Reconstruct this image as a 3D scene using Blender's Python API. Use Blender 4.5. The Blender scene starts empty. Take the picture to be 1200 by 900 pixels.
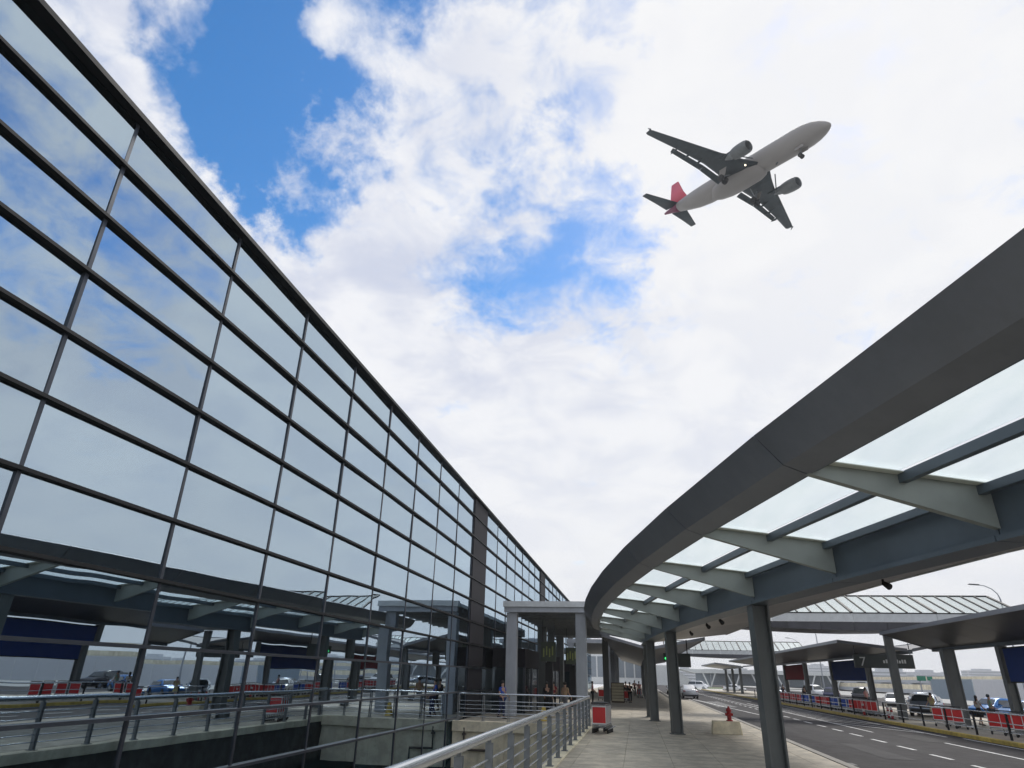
import bpy, bmesh, math, random
from mathutils import Vector, Matrix
random.seed(7)
R = math.radians
S = bpy.context.scene
col = S.collection

# ------------------------------------------------------------------ camera
H = 1.95
cam_d = bpy.data.cameras.new("camera"); cam = bpy.data.objects.new("camera", cam_d); col.objects.link(cam)
yaw, pitch, roll = -0.184, 0.422, 0.024
fw = Vector((math.sin(yaw)*math.cos(pitch), math.cos(yaw)*math.cos(pitch), math.sin(pitch)))
rt = Vector((math.cos(yaw), -math.sin(yaw), 0)); up = rt.cross(fw)
c_, s_ = math.cos(roll), math.sin(roll)
rt2 = c_*rt + s_*up; up2 = -s_*rt + c_*up
m = Matrix((rt2, up2, -fw)).transposed().to_4x4(); m.translation = Vector((0, 0, H))
cam.matrix_world = m
cam_d.sensor_width = 36; cam_d.lens = 759.4/1200*36
cam_d.clip_start = .05; cam_d.clip_end = 9000
S.camera = cam
S.view_settings.view_transform = 'Standard'; S.view_settings.look = 'None'
S.view_settings.exposure = 0.2; S.view_settings.gamma = 1

# ------------------------------------------------------------------ world: physical sky with broken cloud
SUN_EL, SUN_ROT = R(47), R(24)
W = bpy.data.worlds.new("World"); S.world = W; W.use_nodes = True
nt = W.node_tree; N = nt.nodes; N.clear()
def nd(t, **k):
    n = N.new(t)
    for a, b in k.items(): setattr(n, a, b)
    return n
def lk(a, b): nt.links.new(a, b)
def mth(op, a, b=None, c=None, clamp=False):
    n = N.new('ShaderNodeMath'); n.operation = op; n.use_clamp = clamp
    for i, v in enumerate((a, b, c)):
        if v is None: continue
        if isinstance(v, (int, float)): n.inputs[i].default_value = v
        else: lk(v, n.inputs[i])
    return n.outputs[0]
def ramp(v, a, b, lo=0., hi=1.):
    n = N.new('ShaderNodeMapRange'); n.interpolation_type = 'SMOOTHSTEP'
    lk(v, n.inputs[0]); n.inputs[1].default_value = a; n.inputs[2].default_value = b
    n.inputs[3].default_value = lo; n.inputs[4].default_value = hi
    return n.outputs[0]
GAPS = (((-.47, .55, .70), .17, .75), ((-.32, .50, .81), .19, .7), ((-.40, .60, .68), .15, .42), ((-.30, .66, .69), .12, .14), ((-.42, .64, .64), .12, .3), ((-.22, .62, .75), .08, .12), ((-.18, .40, .90), .25, .5),
        ((-.08, .82, .55), .18, .50), ((-.19, .76, .61), .16, .30), ((-.02, .80, .60), .12, .2), ((-.03, .70, .71), .1, .1), ((-.02, .57, .82), .12, .35), ((.03, .75, .66), .09, .1),
        ((.84, .32, .44), .30, .52), ((.66, .56, .50), .22, .34), ((.70, .45, .62), .16, .25), ((.45, -.35, .82), .4, .4), ((-.6, -.5, .6), .5, .5), ((.2, -.8, .55), .4, .4), ((-.8, .2, .55), .35, .4))
out = nd('ShaderNodeOutputWorld'); bg = nd('ShaderNodeBackground'); bg.inputs[1].default_value = .1
sky = nd('ShaderNodeTexSky', sky_type='NISHITA', sun_disc=False, sun_elevation=SUN_EL, sun_rotation=SUN_ROT)
sky.air_density = 1.0; sky.dust_density = .3; sky.ozone_density = 2.0
hs = nd('ShaderNodeHueSaturation'); hs.inputs['Hue'].default_value = .499; hs.inputs['Saturation'].default_value = 1.38; hs.inputs['Value'].default_value = 1.45
lk(sky.outputs[0], hs.inputs['Color'])
geo = nd('ShaderNodeTexCoord'); sep = nd('ShaderNodeSeparateXYZ'); lk(geo.outputs['Generated'], sep.inputs[0])
zz = mth('MAXIMUM', sep.outputs[2], 0.0)
den = mth('ADD', zz, .28)
cx = mth('DIVIDE', sep.outputs[0], den); cy = mth('DIVIDE', sep.outputs[1], den)
cv = nd('ShaderNodeCombineXYZ'); lk(cx, cv.inputs[0]); lk(cy, cv.inputs[1]); 
def noise(vec, scale, det, rough, off=(0, 0, 0), dist=0.):
    mp = nd('ShaderNodeMapping'); mp.inputs['Location'].default_value = off; lk(vec, mp.inputs[0])
    n = nd('ShaderNodeTexNoise'); n.inputs['Scale'].default_value = scale; n.inputs['Detail'].default_value = det
    n.inputs['Roughness'].default_value = rough; n.inputs['Distortion'].default_value = dist
    lk(mp.outputs[0], n.inputs[0]); return n.outputs[0]
# ragged, drifting edges: the look-up direction is displaced by fractal noise first
def cnoise(vec, scale, det, rough):
    n = nd('ShaderNodeTexNoise'); n.inputs['Scale'].default_value = scale; n.inputs['Detail'].default_value = det
    n.inputs['Roughness'].default_value = rough; lk(vec, n.inputs[0]); return n.outputs['Color']
def vop(op, a, b):
    n = nd('ShaderNodeVectorMath', operation=op)
    for i, v in enumerate((a, b)):
        if isinstance(v, tuple): n.inputs[i].default_value = v
        else: lk(v, n.inputs[i])
    return n.outputs[0]
wv = vop('MULTIPLY', vop('SUBTRACT', cnoise(geo.outputs['Generated'], 3.2, 8, .62), (.5, .5, .5)), (.62, .62, .62))
wdir = nd('ShaderNodeVectorMath', operation='NORMALIZE'); lk(vop('ADD', geo.outputs['Generated'], wv), wdir.inputs[0])
n1 = noise(cv.outputs[0], 3.4, 9, .56, (3.1, 1.7, 0), .3)
n2 = noise(cv.outputs[0], 11., 8, .60, (8.1, 4.2, 0), .5)
def gap(d, wx, strength):
    dv = Vector(d).normalized()
    n = nd('ShaderNodeVectorMath', operation='DOT_PRODUCT'); lk(wdir.outputs[0], n.inputs[0]); n.inputs[1].default_value = dv
    return ramp(n.outputs['Value'], math.cos(wx), 1.0, 0., strength)
gaps = None
for d, w, s in GAPS:
    g = gap(d, w, s); gaps = g if gaps is None else mth('ADD', gaps, g)
dens = mth('ADD', mth('MULTIPLY', mth('SUBTRACT', n1, .5), 1.5), mth('MULTIPLY', mth('SUBTRACT', n2, .5), 1.35))
dens = mth('SUBTRACT', mth('ADD', dens, ramp(zz, .0, .7, .75, .46)), gaps)
mask = ramp(dens, -.36, .44)
# cloud colour: bright where thick, soft mauve-grey folds, brightest towards the hidden sun
n3 = noise(cv.outputs[0], 4.6, 9, .58, (1.3, 9.2, 0), .35)
shade = ramp(n3, .33, .62)
sdir = Vector((math.sin(SUN_ROT)*math.cos(SUN_EL), math.cos(SUN_ROT)*math.cos(SUN_EL), math.sin(SUN_EL)))
sn = nd('ShaderNodeVectorMath', operation='DOT_PRODUCT'); lk(geo.outputs['Generated'], sn.inputs[0]); sn.inputs[1].default_value = sdir
glow = ramp(sn.outputs['Value'], .80, 1.0, 0., .8)
shade = mth('MAXIMUM', shade, mth('MULTIPLY', glow, .5))
mixc = nd('ShaderNodeMix', data_type='RGBA'); lk(shade, mixc.inputs[0])
mixc.inputs[6].default_value = (5.5, 5.9, 7.1, 1); mixc.inputs[7].default_value = (7.9, 8.0, 8.35, 1)
mixg = nd('ShaderNodeMix', data_type='RGBA'); lk(glow, mixg.inputs[0]); lk(mixc.outputs[2], mixg.inputs[6]); mixg.inputs[7].default_value = (8.3, 8.3, 8.35, 1)
# towards the horizon the overcast evens out
mixh = nd('ShaderNodeMix', data_type='RGBA'); lk(ramp(zz, .10, .55, .75, 0.), mixh.inputs[0])
lk(mixg.outputs[2], mixh.inputs[6]); mixh.inputs[7].default_value = (8.2, 8.3, 8.5, 1)
mx = nd('ShaderNodeMix', data_type='RGBA'); lk(mask, mx.inputs[0]); lk(hs.outputs[0], mx.inputs[6]); lk(mixh.outputs[2], mx.inputs[7])
lk(mx.outputs[2], bg.inputs[0]); lk(bg.outputs[0], out.inputs[0])
W.cycles.sampling_method = 'MANUAL'; W.cycles.sample_map_resolution = 512

sd = bpy.data.lights.new("sun", 'SUN'); sd.energy = 2.2; sd.angle = R(18); sd.color = (1, .96, .9)
sun = bpy.data.objects.new("sun", sd); col.objects.link(sun)
# nishita: rotation measured clockwise from +Y
sdir = Vector((math.sin(SUN_ROT)*math.cos(SUN_EL), math.cos(SUN_ROT)*math.cos(SUN_EL), math.sin(SUN_EL)))
sun.rotation_euler = sdir.to_track_quat('Z', 'Y').to_euler()

# ------------------------------------------------------------------ materials
def mat(name, c, rough=.5, metal=0., var=.12, scale=3., bump=0., spec=.5, stretch=None, c2=None, dirt=0., bscale=None):
    m = bpy.data.materials.new(name); m.use_nodes = True
    t = m.node_tree; n = t.nodes; b = n['Principled BSDF']
    b.inputs['Roughness'].default_value = rough; b.inputs['Metallic'].default_value = metal
    b.inputs['Specular IOR Level'].default_value = spec
    tc = n.new('ShaderNodeTexCoord'); mp = n.new('ShaderNodeMapping'); t.links.new(tc.outputs['Object'], mp.inputs[0])
    if stretch: mp.inputs['Scale'].default_value = stretch
    no = n.new('ShaderNodeTexNoise'); no.inputs['Scale'].default_value = scale; no.inputs['Detail'].default_value = 6
    no.inputs['Roughness'].default_value = .6
    t.links.new(mp.outputs[0], no.inputs[0])
    oi = n.new('ShaderNodeObjectInfo')
    mr = n.new('ShaderNodeMapRange'); mr.inputs[1].default_value = .3; mr.inputs[2].default_value = .7
    mr.inputs[3].default_value = 0; mr.inputs[4].default_value = 1
    t.links.new(no.outputs[0], mr.inputs[0])
    mi = n.new('ShaderNodeMix'); mi.data_type = 'RGBA'; t.links.new(mr.outputs[0], mi.inputs[0])
    a = [x*(1-var) for x in c]; z = [min(1, x*(1+var)) for x in (c2 or c)]
    mi.inputs[6].default_value = (*a, 1); mi.inputs[7].default_value = (*z, 1)
    # each object a touch different
    hv = n.new('ShaderNodeHueSaturation'); mr2 = n.new('ShaderNodeMapRange')
    mr2.inputs[3].default_value = 1-var*.5; mr2.inputs[4].default_value = 1+var*.5
    t.links.new(oi.outputs['Random'], mr2.inputs[0]); t.links.new(mr2.outputs[0], hv.inputs['Value'])
    t.links.new(mi.outputs[2], hv.inputs['Color']); t.links.new(hv.outputs[0], b.inputs['Base Color'])
    if dirt:
        nz = n.new('ShaderNodeTexNoise'); nz.inputs['Scale'].default_value = 1.7; nz.inputs['Detail'].default_value = 10; nz.inputs['Roughness'].default_value = .68
        m2 = n.new('ShaderNodeMapping'); m2.inputs['Location'].default_value = (5.3, 2.2, 7.1); t.links.new(tc.outputs['Object'], m2.inputs[0]); t.links.new(m2.outputs[0], nz.inputs[0])
        rr = n.new('ShaderNodeMapRange'); rr.inputs[1].default_value = .44; rr.inputs[2].default_value = .58; rr.inputs[3].default_value = 1-dirt; rr.inputs[4].default_value = 1
        t.links.new(nz.outputs[0], rr.inputs[0])
        h2 = n.new('ShaderNodeHueSaturation'); t.links.new(hv.outputs[0], h2.inputs['Color']); t.links.new(rr.outputs[0], h2.inputs['Value']); t.links.new(h2.outputs[0], b.inputs['Base Color'])
    mr3 = n.new('ShaderNodeMapRange'); mr3.inputs[3].default_value = max(.02, rough*.8); mr3.inputs[4].default_value = min(1, rough*1.2)
    t.links.new(no.outputs[0], mr3.inputs[0]); t.links.new(mr3.outputs[0], b.inputs['Roughness'])
    if bump:
        nb = n.new('ShaderNodeTexNoise'); nb.inputs['Scale'].default_value = bscale or scale*8; nb.inputs['Detail'].default_value = 4
        t.links.new(mp.outputs[0], nb.inputs[0])
        bp = n.new('ShaderNodeBump'); bp.inputs['Strength'].default_value = bump; bp.inputs['Distance'].default_value = .02
        t.links.new(nb.outputs[0], bp.inputs['Height']); t.links.new(bp.outputs[0], b.inputs['Normal'])
    return m
M = {}
M['fin'] = mat('dark anodised fin', (.007, .008, .010), .6, 0, .2, spec=.25)
M['mullion'] = mat('mullion metal', (.045, .052, .066), .35, .4, .15)
M['clad'] = mat('dark cladding', (.028, .027, .032), .7, 0, .3, spec=.12)
M['core'] = mat('core', (.05, .05, .055), .8)
M['fascia'] = mat('fascia sheet metal', (.20, .212, .24), .38, .25, .08, .7, .04, stretch=(1, 1, .4), dirt=.07)
M['beam'] = mat('blue grey beam paint', (.10, .125, .15), .4, .1, .15, 1.)
M['rib'] = mat('green grey rib paint', (.33, .355, .33), .45, .1, .10, 1.5)
M['column'] = mat('column paint', (.125, .135, .135), .45, .15, .18, 2., stretch=(1, 1, .3))
M['pillar'] = mat('concrete pillar', (.40, .42, .45), .6, 0, .12, 3., stretch=(1, 1, .3))
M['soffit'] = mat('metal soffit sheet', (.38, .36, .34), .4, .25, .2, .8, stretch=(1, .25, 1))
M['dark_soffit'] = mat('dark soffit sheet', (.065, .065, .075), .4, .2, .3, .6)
M['white_metal'] = mat('pale grey metal', (.62, .64, .64), .45, .1, .1)
M['paving'] = mat('concrete paving', (.52, .46, .36), .6, 0, .13, .9, .25, bscale=60, spec=.35, dirt=.3)
M['asphalt'] = mat('asphalt', (.042, .038, .041), .8, 0, .28, 1.1, .5, bscale=90, spec=.25, stretch=(1, .07, 1), dirt=.35)
M['patch'] = mat('newer asphalt patch', (.034, .032, .034), .75, 0, .25, 2., .4, bscale=90, spec=.25)
M['line'] = mat('road paint', (.76, .76, .74), .6, 0, .12, 6, dirt=.3)
M['yellow'] = mat('yellow kerb paint', (.50, .36, .07), .6, 0, .25, 4)
M['kerb'] = mat('kerb concrete', (.30, .28, .25), .7, 0, .2, 3)
M['cream'] = mat('cream stained concrete', (.76, .66, .46), .75, 0, .12, .8, .2, stretch=(1, 1, .35), c2=(.84, .76, .57), dirt=.22)
M['steel'] = mat('brushed steel tube', (.55, .58, .61), .24, .9, .05, 2, stretch=(1, .3, 1))
M['rail_grey'] = mat('painted rail post', (.20, .215, .225), .42, .35, .18, 4)
M['pipe'] = mat('brown pipe', (.07, .055, .045), .5)
M['inner'] = mat('interior pale teal', (.50, .62, .62), .7)  # teal glow behind the glass is put into this wall and floor colour
M['flange'] = mat('flange tone with caught light', (.72, .74, .66), .5)  # pale tone paints in the light that the rib flanges catch
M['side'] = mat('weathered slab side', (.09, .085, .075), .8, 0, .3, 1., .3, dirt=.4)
M['black'] = mat('black', (.015, .015, .017), .5)
M['rubber'] = mat('rubber', (.02, .02, .02), .8)
M['red'] = mat('red panel', (.62, .035, .035), .4, 0, .12)
M['dull_red'] = mat('dark red advert', (.26, .022, .028), .8, 0, .1, spec=.15)
M['blue'] = mat('blue advert', (.02, .045, .17), .8, 0, .1, spec=.15)
M['cart_blue'] = mat('cart blue', (.03, .09, .42), .45, 0, .2)
M['hydrant'] = mat('hydrant red', (.36, .015, .015), .35, 0, .15)
M['white'] = mat('white paint', (.72, .72, .70), .45, 0, .08)
M['car_white'] = mat('white car paint', (.75, .76, .77), .2, 0, .03)
M['car_silver'] = mat('silver car paint', (.33, .38, .45), .22, .6, .05)
M['car_black'] = mat('black car paint', (.02, .02, .025), .15, 0, .05)
M['car_blue'] = mat('blue car paint', (.03, .16, .42), .2, .2, .05)
M['car_glass'] = mat('car glass', (.02, .03, .035), .06, 0, .05, spec=.9)
M['tail'] = mat('tail lamp', (.45, .02, .02), .2)
M['lamp_lens'] = mat('lamp lens', (.7, .7, .7), .1)
M['board'] = mat('sign board', (.035, .045, .045), .4)
M['green'] = mat('highway green', (.03, .22, .13), .5)
M['sign_green'] = mat('dull green sign', (.08, .10, .07), .5)
M['lettering'] = mat('sign lettering', (.32, .36, .12), .5)
M['pale_blue'] = mat('pale blue hoarding', (.34, .42, .48), .6, 0, .06)
M['hoarding'] = mat('white hoarding', (.88, .88, .87), .6, 0, .03)
M['ground'] = mat('apron concrete', (.34, .34, .32), .8, 0, .12, .02)
M['grass'] = mat('grass verge', (.10, .13, .05), .9, 0, .3, .2)
M['far'] = mat('distant building', (.50, .52, .55), .8, 0, .12, .01)
M['far_glass'] = mat('distant glazing', (.16, .19, .22), .3, 0, .2)
M['stall'] = mat('cream slats', (.55, .50, .36), .6)
M['wood'] = mat('brown wood', (.10, .065, .04), .6)
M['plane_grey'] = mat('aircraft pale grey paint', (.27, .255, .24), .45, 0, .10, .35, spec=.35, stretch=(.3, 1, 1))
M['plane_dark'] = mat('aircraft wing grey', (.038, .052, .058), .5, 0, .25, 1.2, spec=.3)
M['plane_red'] = mat('aircraft red', (.55, .05, .09), .4, 0, .05)
M['plane_maroon'] = mat('aircraft dark red', (.17, .03, .07), .4, 0, .05)
M['skin'] = mat('skin', (.45, .27, .19), .6, 0, .08)
M['hair'] = mat('black hair', (.02, .017, .015), .6)
for k, c in dict(navy=(.02, .03, .09), royal=(.02, .08, .42), tan=(.42, .29, .17), cloth_white=(.7, .69, .66), cloth_black=(.02, .02, .022), cloth_yellow=(.55, .48, .22),
                 vest=(.28, .42, .33), uniform=(.035, .05, .07), pink=(.6, .25, .25), cloth_grey=(.2, .2, .22), maroon=(.2, .03, .04)).items():
    M[k] = mat('cloth '+k, c, .85, 0, .12, 8)

def facade_glass():
    m = bpy.data.materials.new('coated facade glass'); m.use_nodes = True
    t = m.node_tree; n = t.nodes; n.clear()
    o = n.new('ShaderNodeOutputMaterial')
    gl = n.new('ShaderNodeBsdfGlossy'); gl.inputs['Roughness'].default_value = .008
    tr = n.new('ShaderNodeBsdfTransparent'); tr.inputs[0].default_value = (.62, .86, .88, 1)
    oi = n.new('ShaderNodeObjectInfo'); mr = n.new('ShaderNodeMapRange')
    mr.inputs[3].default_value = .93; mr.inputs[4].default_value = 1.04
    t.links.new(oi.outputs['Random'], mr.inputs[0])
    hv = n.new('ShaderNodeHueSaturation'); hv.inputs['Color'].default_value = (.55, .665, .76, 1)
    t.links.new(mr.outputs[0], hv.inputs['Value']); t.links.new(hv.outputs[0], gl.inputs[0])
    lw = n.new('ShaderNodeFresnel'); lw.inputs['IOR'].default_value = 1.55
    ma = n.new('ShaderNodeMapRange'); ma.inputs[1].default_value = .04; ma.inputs[2].default_value = .5
    ma.inputs[3].default_value = .74; ma.inputs[4].default_value = .97
    t.links.new(lw.outputs[0], ma.inputs[0])
    mi = n.new('ShaderNodeMixShader'); t.links.new(ma.outputs[0], mi.inputs[0])
    t.links.new(tr.outputs[0], mi.inputs[1]); t.links.new(gl.outputs[0], mi.inputs[2])
    # faint roller-wave distortion of toughened glass
    tc = n.new('ShaderNodeTexCoord'); no = n.new('ShaderNodeTexNoise'); no.inputs['Scale'].default_value = .7; no.inputs['Detail'].default_value = 1
    geo = n.new('ShaderNodeNewGeometry'); t.links.new(geo.outputs['Position'], no.inputs[0])
    bp = n.new('ShaderNodeBump'); bp.inputs['Strength'].default_value = .12; bp.inputs['Distance'].default_value = .02
    t.links.new(no.outputs[0], bp.inputs['Height']); t.links.new(bp.outputs[0], gl.inputs['Normal'])
    t.links.new(mi.outputs[0], o.inputs[0]); return m
M['facade_glass'] = facade_glass()
def roof_glass():
    m = bpy.data.materials.new('fritted roof glass'); m.use_nodes = True
    t = m.node_tree; n = t.nodes; n.clear(); o = n.new('ShaderNodeOutputMaterial')
    tl = n.new('ShaderNodeBsdfTranslucent'); tp = n.new('ShaderNodeBsdfTransparent'); tp.inputs[0].default_value = (.97, 1, 1, 1)
    gl = n.new('ShaderNodeBsdfGlossy'); gl.inputs[1].default_value = .15; gl.inputs[0].default_value = (.8, .85, .85, 1)
    tc = n.new('ShaderNodeTexCoord'); mp = n.new('ShaderNodeMapping'); mp.inputs['Scale'].default_value = (1, .12, 1)
    no = n.new('ShaderNodeTexNoise'); no.inputs['Scale'].default_value = 3.5; no.inputs['Detail'].default_value = 10; no.inputs['Roughness'].default_value = .7
    geo = n.new('ShaderNodeNewGeometry'); t.links.new(geo.outputs['Position'], mp.inputs[0]); t.links.new(mp.outputs[0], no.inputs[0])
    cr = n.new('ShaderNodeMix'); cr.data_type = 'RGBA'; cr.inputs[6].default_value = (.70, .78, .77, 1); cr.inputs[7].default_value = (.95, .97, .96, 1)
    mr = n.new('ShaderNodeMapRange'); mr.inputs[1].default_value = .35; mr.inputs[2].default_value = .65
    t.links.new(no.outputs[0], mr.inputs[0]); t.links.new(mr.outputs[0], cr.inputs[0]); t.links.new(cr.outputs[2], tl.inputs[0])
    mi = n.new('ShaderNodeMixShader'); mi.inputs[0].default_value = .80; t.links.new(tl.outputs[0], mi.inputs[1]); t.links.new(tp.outputs[0], mi.inputs[2])
    m2 = n.new('ShaderNodeMixShader'); m2.inputs[0].default_value = .08; t.links.new(mi.outputs[0], m2.inputs[1]); t.links.new(gl.outputs[0], m2.inputs[2])
    t.links.new(m2.outputs[0], o.inputs[0]); return m
M['roof_glass'] = roof_glass()
def emis(name, c, s):
    m = bpy.data.materials.new(name); m.use_nodes = True; b = m.node_tree.nodes['Principled BSDF']
    b.inputs['Emission Color'].default_value = (*c, 1); b.inputs['Emission Strength'].default_value = s; b.inputs['Base Color'].default_value = (*c, 1); return m
M['green_light'] = emis('green lamp', (.05, .8, .2), 1.5)
M['landing'] = emis('landing light', (1, .85, .6), 3)

# ------------------------------------------------------------------ mesh builder
class MB:
    def __init__(s): s.v = []; s.f = []; s.sm = []
    def add(s, vs, fs, smooth=False):
        o = len(s.v); s.v += [tuple(v) for v in vs]; s.f += [tuple(i+o for i in f) for f in fs]; s.sm += [smooth]*len(fs); return s
    def box(s, x0, x1, y0, y1, z0, z1):
        return s.add([(x0,y0,z0),(x1,y0,z0),(x1,y1,z0),(x0,y1,z0),(x0,y0,z1),(x1,y0,z1),(x1,y1,z1),(x0,y1,z1)],
            [(0,3,2,1),(4,5,6,7),(0,1,5,4),(1,2,6,5),(2,3,7,6),(3,0,4,7)])
    def hexa(s, b, t):   # four bottom, four top points
        return s.add(list(b)+list(t), [(0,3,2,1),(4,5,6,7),(0,1,5,4),(1,2,6,5),(2,3,7,6),(3,0,4,7)])
    def slab(s, quad, th):   # quad thickened along its normal both ways
        q = [Vector(p) for p in quad]; n = (q[1]-q[0]).cross(q[3]-q[0]).normalized()
        if n.z < 0: n = -n; q = [q[0], q[3], q[2], q[1]]
        return s.hexa(q, [p+n*th for p in q])
    def bar(s, a, b, w, h=None, upv=(0, 0, 1)):
        a, b = Vector(a), Vector(b); h = h or w; d = (b-a).normalized(); u = Vector(upv)
        if abs(d.dot(u)) > .95: u = Vector((0, 1, 0))
        x = d.cross(u).normalized(); u = x.cross(d)
        def q(p): return [p-x*w/2-u*h/2, p+x*w/2-u*h/2, p+x*w/2+u*h/2, p-x*w/2+u*h/2]
        return s.add(q(a)+q(b), [(0,1,2,3),(4,7,6,5),(0,4,5,1),(1,5,6,2),(2,6,7,3),(3,7,4,0)])
    def tube(s, pts, r, n=8, caps=True):
        pts = [Vector(p) for p in pts]; rings = []
        rr = r if isinstance(r, (list, tuple)) else [r]*len(pts)
        for i, p in enumerate(pts):
            d = (pts[min(i+1, len(pts)-1)]-pts[max(i-1, 0)]).normalized()
            u = Vector((0, 0, 1)) if abs(d.z) < .9 else Vector((0, 1, 0))
            x = d.cross(u).normalized(); y = x.cross(d)
            rings.append([p+(x*math.cos(2*math.pi*k/n)+y*math.sin(2*math.pi*k/n))*rr[i] for k in range(n)])
        o = []; fs = []
        for rg in rings: o += rg
        for i in range(len(rings)-1):
            for k in range(n): fs.append((i*n+k, i*n+(k+1)%n, (i+1)*n+(k+1)%n, (i+1)*n+k))
        s.add(o, [f[::-1] for f in fs], True)
        if caps: s.add(rings[0], [tuple(range(n))]); s.add(rings[-1], [tuple(range(n))[::-1]])
        return s
    def loft(s, rings, close=True, smooth=True, caps=True):
        n = len(rings[0]); o = []; fs = []
        for rg in rings: o += rg
        for i in range(len(rings)-1):
            for k in range(n if close else n-1): fs.append((i*n+k, i*n+(k+1)%n, (i+1)*n+(k+1)%n, (i+1)*n+k))
        if caps: fs += [tuple(range(n))[::-1], tuple((len(rings)-1)*n+k for k in range(n))]
        return s.add(o, fs, smooth)
    def ball(s, c, r, n=8, sc=(1, 1, 1)):
        rings = []
        for i in range(1, n):
            a = math.pi*i/n
            rings.append([(c[0]+r*sc[0]*math.sin(a)*math.cos(2*math.pi*k/n), c[1]+r*sc[1]*math.sin(a)*math.sin(2*math.pi*k/n), c[2]-r*sc[2]*math.cos(a)) for k in range(n)])
        return s.loft(rings)
    def mesh(s, name, m, org=(0, 0, 0)):
        me = bpy.data.meshes.new(name); o = Vector(org)
        me.from_pydata([tuple(Vector(v)-o) for v in s.v], [], s.f)
        if m is not None: me.materials.append(m)
        me.polygons.foreach_set('use_smooth', s.sm); me.update()
        bm = bmesh.new(); bm.from_mesh(me); bmesh.ops.recalc_face_normals(bm, faces=bm.faces); bm.to_mesh(me); bm.free()
        return me
    def build(s, name, m, parent=None, bevel=0., local=False, **props):
        org = world_loc(parent) if parent and not local else (0, 0, 0)
        me = s.mesh(name, m, org); o = bpy.data.objects.new(name, me); col.objects.link(o); o.parent = parent
        if bevel:
            b = o.modifiers.new('bevel', 'BEVEL'); b.width = bevel; b.segments = 2; b.limit_method = 'ANGLE'
        for k, v in props.items(): o[k] = v
        return o
def world_loc(o):
    l = Vector((0, 0, 0))
    while o: l += o.location; o = o.parent
    return l
def thing(name, label, cat, loc=(0, 0, 0), group=None):
    o = bpy.data.objects.new(name, None); col.objects.link(o); o.location = loc; o.empty_display_size = .2
    o['label'] = label; o['category'] = cat
    if group: o['group'] = group
    return o
def copy_tree(o, loc=None, rz=None, label=None, group=None, parent=None):
    c = o.copy(); col.objects.link(c); c.parent = parent
    if loc is not None: c.location = loc
    if rz is not None: c.rotation_euler = (0, 0, rz)
    if label: c['label'] = label
    if group: c['group'] = group
    for ch in kids(o): copy_tree(ch, parent=c)
    return c
KIDS = {}
def kids(o): return [x for x in o.children]
def struct(o): o['kind'] = 'structure'; return o
def inst(me, name, loc, parent, rot=(0, 0, 0), sc=(1, 1, 1)):
    o = bpy.data.objects.new(name, me); col.objects.link(o); o.parent = parent
    o.location = Vector(loc)-world_loc(parent); o.rotation_euler = rot; o.scale = sc; return o

# ================================================================== GROUND, WELL, ROAD
g = MB()
g.add([(24, -200, -.42), (3000, -200, -.42), (3000, 5000, -.42), (24, 5000, -.42)], [(0, 1, 2, 3)])
g.add([(-3000, 260, -.42), (24, 260, -.42), (24, 5000, -.42), (-3000, 5000, -.42)], [(0, 1, 2, 3)])
g.add([(-3000, -200, -.42), (-60, -200, -.42), (-60, 260, -.42), (-3000, 260, -.42)], [(0, 1, 2, 3)])
struct(g.build('ground', M['ground']))
XC = 5.4          # kerb line of the walkway
XI = 14.8         # yellow kerb of the island
rd = MB(); rd.add([(XC-.02, -40, -.13), (XI+.02, -40, -.24), (XI+.02, 260, -.24), (XC-.02, 260, -.13)], [(0, 1, 2, 3)])
rd.add([(3.4, 78.2, -.129), (XC-.021, 78.2, -.130), (XC-.021, 260, -.130), (3.4, 260, -.129)], [(0, 1, 2, 3)]); road = struct(rd.build('road', M['asphalt']))
def rz(x): return -.13-.11*(x-XC)/(XI-XC)+.004
def strip(a, b, w, z=None):
    a, b = Vector(a), Vector(b); d = (b-a).normalized(); n = Vector((d.y, -d.x))*w/2
    P = [a-n, a+n, b+n, b-n]; return [(p.x, p.y, (rz(p.x) if z is None else z)) for p in P]
lm = MB()
for i in range(14):      # lane dashes
    y = 19.4+i*3.05
    P = strip((9.65, y), (9.58, y+1.55), .15); o = MB().add(P, [(0, 1, 2, 3)]).build('lane_dash', M['line'], road)
for i in range(26):
    y = 62+i*3.05; lm.add(strip((9.6, y), (9.6, y+1.5), .15), [(0, 1, 2, 3)])
lm.add(strip((12.35, 8), (12.35, 36), .14), [(0, 1, 2, 3)])
lm.add(strip((14.45, 10), (14.45, 36.5), .12), [(0, 1, 2, 3)])
lm.build('lane_line', M['line'], road)
for i in range(9):       # hatched zone in front of the island
    y = 40+i*3.2
    MB().add(strip((11.2, y+5.4), (13.9, y-.6), .17), [(0, 1, 2, 3)]).build('hatch_stripe', M['line'], road)
lm = MB()
for (x0, y0, x1, y1, w) in ((11.1, 38, 11.1, 78, .12), (13.95, 37, 13.8, 82, .12), (8.1, 52, 6.1, 84, .14), (7.6, 60, 6.0, 90, .12), (10.4, 58, 9.9, 130, .12), (12.4, 84, 12.0, 170, .12)):
    lm.add(strip((x0, y0), (x1, y1), w), [(0, 1, 2, 3)])
for i in range(7):
    y = 64+i*2.2; lm.add(strip((6.6, y), (8.4, y+1.8), .35), [(0, 1, 2, 3)])
lm.build('turn_marking', M['line'], road)

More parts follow.
